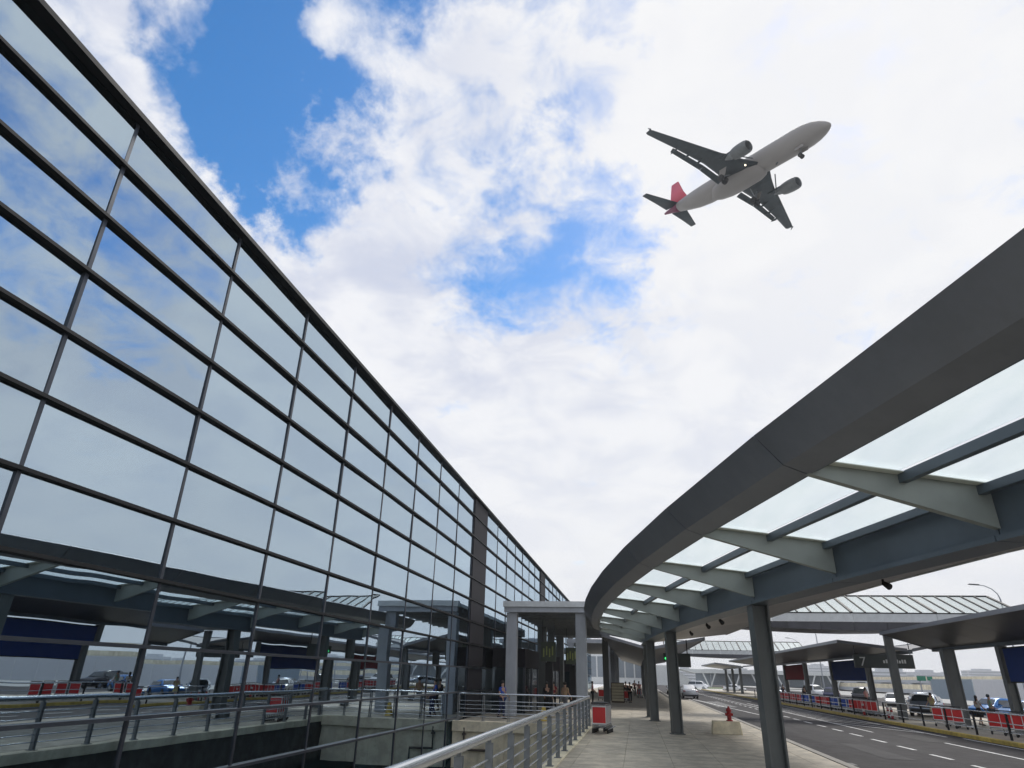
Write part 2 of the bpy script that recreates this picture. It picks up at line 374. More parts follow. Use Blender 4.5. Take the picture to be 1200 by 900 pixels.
# walkway slab with paving stones on it
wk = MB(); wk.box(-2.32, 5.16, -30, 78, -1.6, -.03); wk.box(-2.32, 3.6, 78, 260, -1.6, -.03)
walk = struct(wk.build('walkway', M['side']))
px = [(-2.28, .62)]
xs = [-2.30, -1.66, -.44, .78, 2.0, 3.22, 4.44, 5.14]
for j in range(18):
    y0 = 11.5+j*1.35
    for i in range(len(xs)-1):
        dz = random.uniform(-.003, .002)
        MB().box(xs[i]+.004, xs[i+1]-.004, y0+.004, y0+1.346, -.04, dz).build('paving_slab', M['paving'], walk)
pv = MB()
for j in list(range(-20, 0))+list(range(18, 160)):
    y0 = 11.5+j*1.35
    for i in range(len(xs)-(1 if y0 < 76 else 3)): pv.box(xs[i]+.004, xs[i+1]-.004, y0+.004, y0+1.346, -.04, random.uniform(-.003, .002))
pv.build('paving', M['paving'], walk, kind='stuff')
for j in range(26):
    y0 = 14+j*1.2
    MB().box(5.165, XC, y0+.006, y0+1.194, -.3, .012).build('kerb_stone', M['kerb'], walk, .012)
kb = MB(); kb.box(5.165, XC, -30, 14, -.3, .012); kb.box(5.165, XC, 45.2, 78, -.3, .012); kb.box(3.605, XC, 78.01, 78.25, -.3, .012); kb.box(3.605, 3.85, 78.26, 260, -.3, .012); kb.build('kerb_run', M['kerb'], walk)
MB().box(-2.36, -1.98, -30, 31.3, -.2, .03).build('edge_upstand', M['cream'], walk, .01)

for (x, y, w, l) in ((7.4, 24.5, .9, 5.5), (11.6, 33, 1.3, 4.2), (6.6, 38, .7, 7)):
    MB().add([(x, y, rz(x)+.002), (x+w, y, rz(x+w)+.002), (x+w, y+l, rz(x+w)+.002), (x, y+l, rz(x)+.002)], [(0, 1, 2, 3)]).build('asphalt_patch', M['patch'], road)
for y in (22, 34, 46):
    MB().box(XC+.08, XC+.5, y, y+.6, -.2, -.122).build('drain_grate', M['black'], road)
# forecourt bridge and the light well
fc = MB(); fc.box(-8.2, -2.33, 31.62, 260, -.9, 0.0)
struct(fc.build('forecourt', M['paving']))
MB().box(-8.15, -2.34, 31.3, 31.615, -.35, .06).build('concrete_ledge', M['cream'], None, .01, label='stained concrete ledge along the edge of the entrance bridge', category='ledge')
cw = thing('concrete_wall', 'cream stained concrete wall under the entrance bridge in the light well', 'wall', (-4.8, 31.5, -1.7))
for i in range(5):
    x0 = -8.15+i*1.162
    MB().box(x0+.006, x0+1.156, 31.42, 31.6, -1.75, -.36).build('wall_panel', M['cream'], cw)
pp = thing('drain_pipe', 'brown cranked drain pipe on the cream wall of the light well', 'pipe', (-7.4, 31.4, -1.2))
MB().tube([(-7.6, 31.34, -.2), (-7.6, 31.34, -1.05), (-6.5, 31.34, -1.05), (-6.5, 31.34, -1.6)], .055).build('pipe_run', M['pipe'], pp)
MB().box(-7.68, -7.52, 31.3, 31.42, -.5, -.42).build('bracket', M['pipe'], pp)
lw = MB(); lw.add([(-8.3, -40, -4.6), (20, -40, -4.6), (20, 90, -4.6), (-8.3, 90, -4.6)], [(0, 1, 2, 3)])
struct(lw.build('lower_road', M['asphalt']))
MB().box(-8.2, 5.1, 60, 60.4, -4.6, -1.62).build('tunnel_wall', M['core'], None, label='dark wall closing the underpass below the walkway', category='wall')
MB().box(4.7, 5.1, -40, 60, -4.6, -1.62).build('underpass_wall', M['core'], None, label='dark side wall of the underpass below the walkway', category='wall')
lp = thing('lower_pipe', 'pale pipe running low across the dark light well', 'pipe', (-5, 29.5, -4))
MB().tube([(-7, 29.5, -2.6), (-6.4, 29.5, -2.6), (-6.2, 29.5, -2.8), (-3, 29.5, -2.8)], .05).build('pipe_run', M['rail_grey'], lp)

# island
isl = MB(); isl.box(XI+.26, 24, -60, 175, -.5, -.10); island = struct(isl.build('island_pavement', M['paving']))
for j in range(22):
    y0 = 27+j*1.1
    MB().box(XI, XI+.25, y0+.006, y0+1.094, -.4, -.085).build('kerb_stone', M['yellow'], island, .015)
MB().box(XI, XI+.25, -60, 27, -.4, -.085).build('kerb_run', M['yellow'], island)
MB().box(XI, XI+.25, 51.2, 175, -.4, -.085).build('kerb_run', M['yellow'], island)
MB().add([(24.01, -60, -.30), (42, -60, -.30), (42, 400, -.30), (24.01, 400, -.30)], [(0, 1, 2, 3)]).build('far_road', M['asphalt'], None, kind='structure')

# ================================================================== TERMINAL FACADE
XF = -8.3; FS = 8.3/7.3
ky = lambda k: (6.464+2.944*k)*FS
TZ = [H+(z-1.95)*FS for z in (9.73, 8.87, 7.895, 6.96, 6.0, 5.055, 4.11, 3.17, 2.215, 1.26, .33)]
while TZ[-1] > -4.2: TZ.append(TZ[-1]-.945*FS)
ZT = TZ[0]
K0, K1 = -5, 37
bld = thing('terminal_building', 'long glass fronted terminal building with dark horizontal fins', 'building', (XF, 0, 0))
strips = [8, 16, 24, 32]
pw, ph = 2.944*FS-.06, .945*FS-.04
pane_me = {}
def pane_mesh(h):
    h = round(h, 3)
    if h not in pane_me:
        b = MB(); b.box(-.012, .012, -pw/2, pw/2, -h/2, h/2); pane_me[h] = b.mesh('window_pane', M['facade_glass'])
    return pane_me[h]
far = MB()
for k in range(K0, K1):
    if k in strips: continue
    yc = (ky(k)+ky(k+1))/2
    for t in range(len(TZ)-1):
        h = TZ[t]-TZ[t+1]-.035; zc = (TZ[t]+TZ[t+1])/2
        rx, rzr = R(random.gauss(0, .28)), R(random.gauss(0, .24))
        if -2 <= k <= 17 and t < 13 and not (k > 12 and t > 10):
            inst(pane_mesh(h), 'window_pane', (XF, yc, zc), bld, (0, rx, rzr))
        else:
            a, b_ = rx, rzr
            far.add([(XF+a*-h/2+b_*1.64, yc-pw/2, zc-h/2), (XF+a*-h/2-b_*1.64, yc+pw/2, zc-h/2), (XF+a*h/2-b_*1.64, yc+pw/2, zc+h/2), (XF+a*h/2+b_*1.64, yc-pw/2, zc+h/2)], [(0, 1, 2, 3)])
far.build('window_glazing', M['facade_glass'], bld, kind='stuff')
YE0, YE1 = ky(K0), ky(K1)
for t, z in enumerate(TZ):
    if t == 0: continue
    b = MB(); b.box(XF-.05, XF+.115, YE0, YE1, z-.028, z+.028)
    b.build('transom', M['fin'] if t < 8 else M['mullion'], bld)  # lower rows get the lighter metal: light on their tops painted as colour
for k in range(K0, K1+1):
    b = MB(); b.box(XF-.08, XF+.035, ky(k)-.036, ky(k)+.036, -4.6, ZT-.02); b.build('mullion', M['mullion'], bld)
b = MB(); b.box(XF-.3, XF+.2, YE0, YE1, ZT-.01, ZT+.09); b.box(XF-.3, XF+.03, YE0, YE1, ZT+.091, ZT+.15); b.build('parapet', M['fin'], bld)
for k in strips:
    for t in range(len(TZ)-1):
        MB().box(XF-.06, XF+.075, ky(k)+.04, ky(k+1)-.04, TZ[t+1]+.055, TZ[t]-.055).build('cladding_panel', M['clad'], bld)
# what stands behind the glass: floor plates, back wall, slanting roof struts
b = MB(); b.box(-22, -21.7, YE0, YE1, -4.6, ZT-.05); b.box(-22, XF-.4, YE0, YE0+.2, -4.6, ZT-.05); b.box(-22, XF-.4, YE1-.2, YE1, -4.6, ZT-.05)
b.build('inner_wall', M['inner'], bld)
MB().box(-22, XF-.31, YE0, YE1, ZT-.25, ZT-.02).build('roof', M['core'], bld)
MB().box(-22, XF-.25, YE0, YE1, -.25, 0).build('floor', M['inner'], bld)
MB().box(-22, XF-1.6, YE0, YE1, 3.5, 3.9).build('floor', M['core'], bld)
for i in range(18):
    y = -6+i*7.6
    MB().bar((XF-.8, y, ZT-.5), (XF-6, y+2.2, 5.2), .35, .35).build('strut', M['white_metal'], bld)
    MB().bar((XF-.6, y+.5, -4.5), (XF-.6, y+.5, ZT-.35), .25, .25).build('inner_column', M['white_metal'], bld)

# ================================================================== MAIN CURVED CANOPY
def OX(y): return -2.8+(44-y)**2/272
def frame(y):
    T = Vector((-(44-y)/136, 1)).normalized(); Nn = Vector((T.y, -T.x)); return Vector((OX(y), y)), Nn
def cp(y, off, z):
    o, n = frame(y); p = o+n*off; return Vector((p.x, p.y, z))
ys = [-12.6, -8.4, -4.2, 0., 4.1]+[8.85+4.15*j for j in range(0, 9)]
cc = thing('curved_canopy', 'sweeping curved grey canopy with glass panels over the walkway', 'canopy', (2.9, 17.6, 0))
def roff(y): return min(8.0, 6.7+max(0, y-13)*.055)
for i in range(len(ys)-1):
    a, b_ = ys[i]+.012, ys[i+1]-.012
    prof = [(.70, 4.50), (.36, 4.62), (0, 5.02), (.10, 5.06), (.72, 4.80)]
    MB().loft([[cp(a, o, z) for o, z in prof], [cp(b_, o, z) for o, z in prof]], smooth=False).build('fascia_panel', M['fascia'], cc)
    prof2 = [(.71, 4.52), (.42, 4.64), (.09, 5.0), (.71, 4.78)]
    MB().loft([[cp(b_-.02, o, z) for o, z in prof2], [cp(b_+.05, o, z) for o, z in prof2]], smooth=False).build('joint_strip', M['black'], cc)
    # glass, two panes per bay
    for o0, o1, z0, z1 in ((.70, 1.92, 4.70, 4.58), (2.02, 3.18, 4.57, 4.455)):
        MB().slab([cp(a+.02, o0, z0), cp(a+.02, o1, z1), cp(b_-.02, o1, z1), cp(b_-.02, o0, z0)], .02).build('glass_pane', M['roof_glass'], cc)
    for o, z, w, h in ((1.97, 4.49, .11, .13), (3.06, 4.37, .12, .12), (.76, 4.60, .08, .12)):
        MB().bar(cp(a, o, z), cp(b_, o, z), w, h).build('purlin', M['beam'], cc)
    # main beam
    pb = [(3.2, 3.78), (3.2, 4.45), (3.62, 4.45), (3.62, 3.78)]
    MB().loft([[cp(a, o, z) for o, z in pb], [cp(b_, o, z) for o, z in pb]], smooth=False).build('main_beam', M['beam'], cc)
    pf = [(3.12, 3.70), (3.12, 3.775), (3.70, 3.775), (3.70, 3.70)]
    MB().loft([[cp(a, o, z) for o, z in pf], [cp(b_, o, z) for o, z in pf]], smooth=False).build('beam_flange', M['beam'], cc)
    # road side wing
    ra, rb = roff(a), roff(b_)
    for u in range(2):
        u0, u1 = a+(b_-a)*u/2+.01, a+(b_-a)*(u+1)/2-.01
        pr0 = [(3.72, 3.88), (3.72, 4.02), (roff(u0), 4.50), (roff(u0), 4.38)]; pr1 = [(3.72, 3.88), (3.72, 4.02), (roff(u1), 4.50), (roff(u1), 4.38)]
        MB().loft([[cp(u0, o, z) for o, z in pr0], [cp(u1, o, z) for o, z in pr1]], smooth=False).build('soffit_panel', M['soffit'], cc)
    MB().bar(cp(a, ra+.04, 4.44), cp(b_, rb+.04, 4.44), .07, .16).build('edge_trim', M['white_metal'], cc)
for y in ys:
    t = .055
    def rq(o, z, s): 
        p = cp(y, o, z); n = frame(y)[1]; T = Vector((-n.y, n.x)); return (p.x+T.x*s, p.y+T.y*s, z)
    b = MB(); b.hexa([rq(.68, 4.50, -t), rq(.68, 4.50, t), rq(3.19, 3.86, t), rq(3.19, 3.86, -t)], [rq(.68, 4.655, -t), rq(.68, 4.655, t), rq(3.19, 4.42, t), rq(3.19, 4.42, -t)])
    r = b.build('rib', M['rib'], cc)
    b = MB(); b.hexa([rq(.72, 4.655, -.19), rq(.72, 4.655, .19), rq(3.19, 4.422, .19), rq(3.19, 4.422, -.19)], [rq(.72, 4.668, -.19), rq(.72, 4.668, .19), rq(3.19, 4.435, .19), rq(3.19, 4.435, -.19)])
    b.build('rib_flange', M['flange'], r)
for y in (6.2, 17.55, 28.8, 37.2, 40.9):
    p = cp(y, 3.4, 0); n = frame(y)[1]; T = Vector((-n.y, n.x, 0)); Nn = Vector((n.x, n.y, 0))
    def q(a, b, z): return p+Nn*a+T*b+Vector((0, 0, z))
    b = MB()
    b.hexa([q(-.21, -.19, 0), q(-.165, -.19, 0), q(-.165, .19, 0), q(-.21, .19, 0)], [q(-.21, -.19, 3.69), q(-.165, -.19, 3.69), q(-.165, .19, 3.69), q(-.21, .19, 3.69)])
    b.hexa([q(.165, -.19, 0), q(.21, -.19, 0), q(.21, .19, 0), q(.165, .19, 0)], [q(.165, -.19, 3.69), q(.21, -.19, 3.69), q(.21, .19, 3.69), q(.165, .19, 3.69)])
    b.hexa([q(-.16, -.06, 0), q(.16, -.06, 0), q(.16, .06, 0), q(-.16, .06, 0)], [q(-.16, -.06, 3.69), q(.16, -.06, 3.69), q(.16, .06, 3.69), q(-.16, .06, 3.69)])
    cl = b.build('column', M['column'], cc)
    MB().hexa([q(-.27, -.25, .0), q(.27, -.25, .0), q(.27, .25, .0), q(-.27, .25, .0)], [q(-.27, -.25, .03), q(.27, -.25, .03), q(.27, .25, .03), q(-.27, .25, .03)]).build('base_plate', M['column'], cl)
for y, o in ((16.2, 6.0), (25.2, 4.6), (27.8, 4.7), (33.5, 5.0)):
    p = cp(y, o, 3.88+(o-3.72)*.16)
    l = MB().tube([p+Vector((0, 0, .02)), p+Vector((0, 0, -.12))], .03, 6).build('spotlight_arm', M['black'], cc)
    MB().tube([p+Vector((0, -.02, -.10)), p+Vector((.06, -.18, -.2))], [.055, .08], 10).build('spotlight_head', M['black'], l)
e = MB(); e.bar(cp(ys[-1]+.03, .7, 4.60), cp(ys[-1]+.03, 3.7, 4.1), .06, .5); e.build('end_fascia', M['fascia'], cc)

# ================================================================== BUTTERFLY CANOPIES
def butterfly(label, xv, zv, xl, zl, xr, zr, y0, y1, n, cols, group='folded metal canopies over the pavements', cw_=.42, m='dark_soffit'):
    t = thing('folded_canopy', label, 'canopy', (xv, (y0+y1)/2, 0), group)
    st = (y1-y0)/n
    for i in range(n):
        a, b_ = y0+i*st+.008, y0+(i+1)*st-.008
        for xe, ze in ((xl, zl), (xr, zr)):
            s = 1 if xe > xv else -1
            MB().slab([(xv+s*.16, a, zv+.05), (xe, a, ze), (xe, b_, ze), (xv+s*.16, b_, zv+.05)], .10).build('soffit_panel', M[m], t)
    for xe, ze in ((xl, zl), (xr, zr)):
        s = 1 if xe > xv else -1
        MB().box(min(xe, xe+s*.08), max(xe, xe+s*.08), y0, y1, ze-.04, ze+.16).build('eave_trim', M['fascia'], t)
        for yy in (y0-.045, y1+.005):
            MB().hexa([(xv+s*.16, yy, zv), (xe, yy, ze-.04), (xe, yy+.04, ze-.04), (xv+s*.16, yy+.04, zv)], [(xv+s*.16, yy, zv+.2), (xe, yy, ze+.15), (xe, yy+.04, ze+.15), (xv+s*.16, yy+.04, zv+.2)]).build('end_trim', M['fascia'], t)
    MB().box(xv-.155, xv+.155, y0, y1, zv-.12, zv+.08).build('valley_beam', M['beam'], t)
    for (x, y) in cols:
        h = cw_/2; b = MB(); z1 = zv-.125; z0 = -.1 if xv > 10 else 0
        b.box(x-h, x-h+.05, y-h*.9, y+h*.9, z0, z1); b.box(x+h-.05, x+h, y-h*.9, y+h*.9, z0, z1); b.box(x-h+.051, x+h-.051, y-.08, y+.08, z0, z1)
        b.build('column', M['column'], t)
    return t
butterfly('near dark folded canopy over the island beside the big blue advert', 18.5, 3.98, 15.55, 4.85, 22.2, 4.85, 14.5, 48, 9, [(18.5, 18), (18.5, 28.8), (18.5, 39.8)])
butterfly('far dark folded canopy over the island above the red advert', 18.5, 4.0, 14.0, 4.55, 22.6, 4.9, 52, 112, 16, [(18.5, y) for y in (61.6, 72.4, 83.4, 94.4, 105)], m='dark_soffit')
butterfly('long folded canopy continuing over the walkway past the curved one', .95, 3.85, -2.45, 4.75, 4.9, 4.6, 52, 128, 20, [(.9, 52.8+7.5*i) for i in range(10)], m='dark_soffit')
butterfly('small distant folded canopy at the far end of the island', 17.5, 4.0, 13.2, 4.5, 21.5, 4.5, 124, 150, 6, [(17.5, 127), (17.5, 137), (17.5, 147)], m='soffit')
# heavy single column of the island
b = MB(); b.box(18.0-.33, 18.0-.26, 45-.24, 45+.24, -.1, 3.9); b.box(18.0+.26, 18.0+.33, 45-.24, 45+.24, -.1, 3.9); b.box(18.0-.259, 18.0+.259, 45-.2, 45+.2, -.1, 3.9)
b.build('heavy_column', M['column'], None, label='widest dark steel column on the island left of the big blue advert', category='column')

# cross canopies with sloping glass
def cross(label, x0, x1, yf, cols, n):
    t = thing('glazed_cross_canopy', label, 'canopy', ((x0+x1)/2, yf+2, 0), 'glazed canopies crossing the road')
    st = (x1-x0)/n; yb = yf+4; dz = .0
    for i in range(n):
        a = x0+i*st; 
        MB().slab([(a+.05, yf+.1, 6.2), (a+st-.05, yf+.1, 6.2), (a+st-.05, yb, 7.62), (a+.05, yb, 7.62)], .03).build('glass_pane', M['roof_glass'], t)
    for i in range(n+1):
        a = x0+i*st; MB().bar((a, yf+.08, 6.2), (a, yb, 7.64), .07 if i % 6 else .16, .10).build('glazing_bar', M['fin'], t)
    MB().bar((x0, yb+.05, 7.66), (x1, yb+.05, 7.66), .1, .1).build('ridge_bar', M['fin'], t)
    nb = max(2, int((x1-x0)/4.2)); sb = (x1-x0)/nb
    for i in range(nb):
        MB().box(x0+i*sb+.02, x0+(i+1)*sb-.02, yf, yf+.12, 5.62, 6.12).build('fascia_panel', M['white_metal'], t)
    MB().box(x0, x1, yf-.03, yf+.1, 6.13, 6.19).build('gutter_edge', M['fin'], t)
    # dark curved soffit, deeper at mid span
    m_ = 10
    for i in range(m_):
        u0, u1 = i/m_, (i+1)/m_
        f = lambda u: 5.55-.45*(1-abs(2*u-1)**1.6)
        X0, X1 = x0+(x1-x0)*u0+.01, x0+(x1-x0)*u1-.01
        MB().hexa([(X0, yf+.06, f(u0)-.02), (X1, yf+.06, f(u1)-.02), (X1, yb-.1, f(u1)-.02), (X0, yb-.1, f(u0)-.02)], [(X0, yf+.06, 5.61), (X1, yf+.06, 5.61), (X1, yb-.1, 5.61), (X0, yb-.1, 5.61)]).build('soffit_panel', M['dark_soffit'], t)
    for x in cols:
        z0 = -.1 if x > 10 else 0
        MB().box(x-.24, x+.24, yf+2.2, yf+2.6, z0, 5.05).build('column', M['column'], t, .02)
    return t
cross('long glazed canopy with pale fascia crossing the road nearest the camera', 4.0, 24.2, 48.1, [16.75], 24)
cross('distant glazed canopy with pale fascia crossing far down the road', 4.5, 25.5, 112.5, [5.4], 22)

# ================================================================== LINK ROOF AND ENTRANCE
lr = thing('link_roof', 'flat grey link roof on square pillars joining the terminal and walkway', 'canopy', (-4.9, 46, 0))
MB().box(-7.0, -2.15, 36.9, 37.15, 5.1, 5.36).build('edge_beam', M['pillar'], lr)
MB().box(-7.05, -2.1, 36.8, 37.2, 5.37, 5.66).build('edge_beam', M['white_metal'], lr)
MB().box(-7.0, -2.1, 37.21, 60, 5.42, 5.6).build('roof_deck', M['soffit'], lr)
for i in range(16):
    y = 38.3+i*1.42; MB().box(-6.98, -2.12, y, y+.12, 5.16, 5.415).build('joist', M['rail_grey'], lr)
MB().box(-7.0, -2.15, 60.01, 60.25, 5.0, 5.6).build('edge_beam', M['pillar'], lr)
for x, y, mm, w in ((-6.62, 37.15, 'pillar', .28), (-2.85, 37.15, 'pillar', .28), (-6.4, 48, 'column', .3), (-2.55, 59.8, 'column', .25), (-6.4, 59.8, 'column', .3), (-6.5, 54, 'column', .25)):
    MB().box(x-w, x+w, y-.01, y+.55, 0.0, 5.09).build('pillar', M[mm], lr, .02)
for x, y, h, lab in ((-6.6, 72, 4.9, 'square grey pillar standing furthest left beyond the link roof'), (-2.9, 72, 4.9, 'pale square pillar just right of the cream stall'), (-6.6, 88, 4.9, 'second square pillar beyond the link roof by the glass'), (-2.9, 88, 4.9, 'slim pale pillar deep along the walkway'), (-2.9, 106, 4.9, 'farthest pale pillar along the walkway')):
    p = thing('pillar', lab, 'pillar', (x, y, 0), 'pillars beyond the link roof'); MB().box(x-.3, x+.3, y, y+.6, 0, h).build('shaft', M['pillar'], p, .02); MB().box(x-.36, x+.36, y-.05, y+.65, h+.001, h+.2).build('cap', M['pillar'], p)
fl = thing('far_link_roof', 'second flat link roof further along the forecourt', 'canopy', (-4.9, 85, 0))
MB().box(-7.0, -2.2, 71.9, 107, 5.12, 5.5).build('roof_deck', M['pillar'], fl)
# entrance lobby boxes
for k, (y0, y1, x1, lab) in enumerate(((39.5, 45, -6.2, 'dark glass entrance lobby nearest the light well'), (51, 57, -6.1, 'second dark glass entrance lobby under the link roof'), (66, 72, -5.9, 'third dark entrance lobby beyond the link roof'))):
    t = thing('entrance_lobby', lab, 'entrance', (-6.6, (y0+y1)/2, 0), 'entrance lobbies along the terminal')
    MB().box(XF+.21, x1, y0, y1, 2.35, 3.35).build('lobby_fascia', M['clad'], t)
    for y in (y0, (y0+y1)/2-.06, y1-.12):
        MB().box(x1-.12, x1-.001, y, y+.12, 0, 2.345).build('door_post', M['mullion'], t)
    for i in range(4):
        q0 = y0+.13+i*(y1-y0-.26)/4
        MB().box(x1-.07, x1-.05, q0+.02, q0+(y1-y0-.26)/4-.02, .05, 2.3).build('door_leaf', M['car_glass'], t)
    MB().box(XF+.21, x1-.13, y0+.02, y0+.05, 0.02, 2.34).build('side_pane', M['car_glass'], t)
# hanging direction signs at the entrance
for i, (x, y, lab) in enumerate(((-5.25, 42.5, 'larger green and black hanging sign before the entrance pillars'), (-4.55, 50.5, 'smaller green and black hanging sign behind the larger one'))):
    t = thing('hanging_sign', lab, 'sign', (x, y, 2.6), 'hanging signs under the link roof')
    MB().box(x-.45, x+.45, y, y+.14, 2.75, 3.85).build('sign_board', M['sign_green'], t)
    for j in range(4): MB().box(x-.33+j*.18, x-.25+j*.18, y-.012, y-.001, 3.0+.1*(j % 2), 3.6-.12*((j+1) % 2)).build('sign_mark', M['lettering'], t)
    for s in (-.35, .35): MB().tube([(x+s, y+.07, 3.85), (x+s, y+.07, 5.15)], .02, 6).build('hanger', M['black'], t)
    b = MB(); b.box(x-.22, x+.22, y+.3, y+.6, 0, 2.7); b.build('post', M['black'], t)
sl = thing('stall', 'cream slatted stall beside the dark column of the link roof', 'stall', (-1.95, 62, 0))
MB().box(-2.25, -1.15, 62.05, 62.9, 0, 1.55).build('cabinet', M['wood'], sl)
for i in range(6): MB().box(-2.2, -1.2, 62, 62.045, .12+i*.235, .32+i*.235).build('slat', M['stall'], sl)

# wet floor sign
wf = thing('wet_floor_sign', 'yellow folding wet floor sign behind the bridge railing', 'sign', (-4.45, 34.2, 0))
for s in (-1, 1): MB().hexa([(-4.6, 34.2+s*.16, 0), (-4.3, 34.2+s*.16, 0), (-4.3, 34.2+s*.19, 0), (-4.6, 34.2+s*.19, 0)], [(-4.53, 34.2+s*.01, .62), (-4.37, 34.2+s*.01, .62), (-4.37, 34.2+s*.035, .62), (-4.53, 34.2+s*.035, .62)]).build('leaf', M['yellow'], wf)

# ================================================================== RAILINGS
def railing(label, a, b, n, big=.06, h=1.12, name='railing', grp='steel railings', rails=5, postw=.1, z=0.):
    a, b = Vector(a), Vector(b); t = thing(name, label, 'railing', (a.x, a.y, z), grp)
    d = (b-a).normalized(); nr = Vector((-d.y, d.x))
    up_ = lambda p, hh: Vector((p.x, p.y, z+hh))
    MB().tube([up_(a, h), up_(b, h)], big, 14).build('handrail', M['steel'], t)
    for i in range(rails):
        hh = .17+i*(h-.3)/rails
        MB().tube([up_(a, hh), up_(b, hh)], .016, 6).build('rail', M['steel'], t)
    for i in range(n+1):
        p = a+(b-a)*i/n; m_ = MB()
        for s in (-1, 1):
            c = p+d*s*.035
            P = [up_(c-nr*postw/2-d*.007, .0), up_(c+nr*postw/2-d*.007, .0), up_(c+nr*postw/2+d*.007, .0), up_(c-nr*postw/2+d*.007, .0)]
            Q = [v+Vector((0, 0, h-.09)) for v in P]; m_.hexa(P, Q)
        m_.bar(up_(p, h-.12), up_(p, h-.03), .05, .05)
        m_.build('post', M['rail_grey'], t)
        MB().box(p.x-.09, p.x+.09, p.y-.09, p.y+.09, z+.0, z+.012).build('foot_plate', M['rail_grey'], t)
    return t
railing('long walkway railing with thick steel handrail above the light well', (-2.12, 1.5), (-2.12, 31.45), 17, .062, 1.12, z=.032)
railing('short railing crossing the entrance bridge from the glass to the walkway', (-7.95, 31.5), (-2.2, 31.5), 5, .035, 1.09, z=.062)
def fence(label, a, b, n, z=-.1):
    a, b = Vector(a), Vector(b); t = thing('kerb_railing', label, 'railing', (a.x, a.y, z), 'low railings on the island kerb')
    for hh in (.28, .62, 1.0): MB().tube([(a.x, a.y, z+hh), (b.x, b.y, z+hh)], .022 if hh < 1 else .03, 8).build('rail', M['steel'], t)
    for i in range(n+1):
        p = a+(b-a)*i/n; MB().box(p.x-.035, p.x+.035, p.y-.05, p.y+.05, z, z+1.0).build('post', M['fin'], t)
fence('three bar steel railing on the yellow kerb in front of the red trolleys', (15.35, 31.0), (15.35, 49.5), 6)
fence('three bar steel railing on the kerb further down the island', (15.35, 56), (15.35, 100), 14)
railing('far railing along the forecourt between the pillars', (-2.5, 62.5), (-2.5, 84), 12, .035, 1.1)

# ================================================================== AIRLINER
pln = thing('passenger_plane', 'white twin engine airliner with red tail flying overhead with wheels down', 'airplane', (0, 0, 0))
SY, SZ = 1.12, 1.05
def P3(x, y, z): return (x, y*SY, z*SZ)
def pbuild(mb, name, m, par=pln):
    mb.v = [P3(*v) for v in mb.v]; return mb.build(name, M[m], par, local=True)
def ring(x, r, zc, n=28, rz_=None, flat=0.):
    o = []
    r *= .94
    for k in range(n):
        a = 2*math.pi*k/n; y = r*math.cos(a); z = (rz_ or r)*math.sin(a)
        o.append((x, y, zc+z))
    return o
RF = 2.0
secs = [(18.8, .05, -.42), (18.6, .38, -.40), (18.1, .80, -.34), (17.3, 1.22, -.24), (16.2, 1.62, -.12), (14.8, 1.90, -.03), (13.2, 2.0, 0), (8, 2.0, 0), (2, 2.0, 0), (-4, 2.0, 0), (-7, 1.96, .03),
        (-9.5, 1.78, .2), (-12, 1.42, .5), (-14.5, .98, .84)]
pbuild(MB().loft([ring(x, r, z) for x, r, z in secs]), 'fuselage', 'plane_grey')
secs = [(-14.49, .975, .845), (-16.2, .66, 1.02), (-17.8, .38, 1.16), (-18.7, .2, 1.2), (-18.8, .1, 1.2)]
pbuild(MB().loft([ring(x, r, z) for x, r, z in secs]), 'tail_cone', 'plane_maroon')
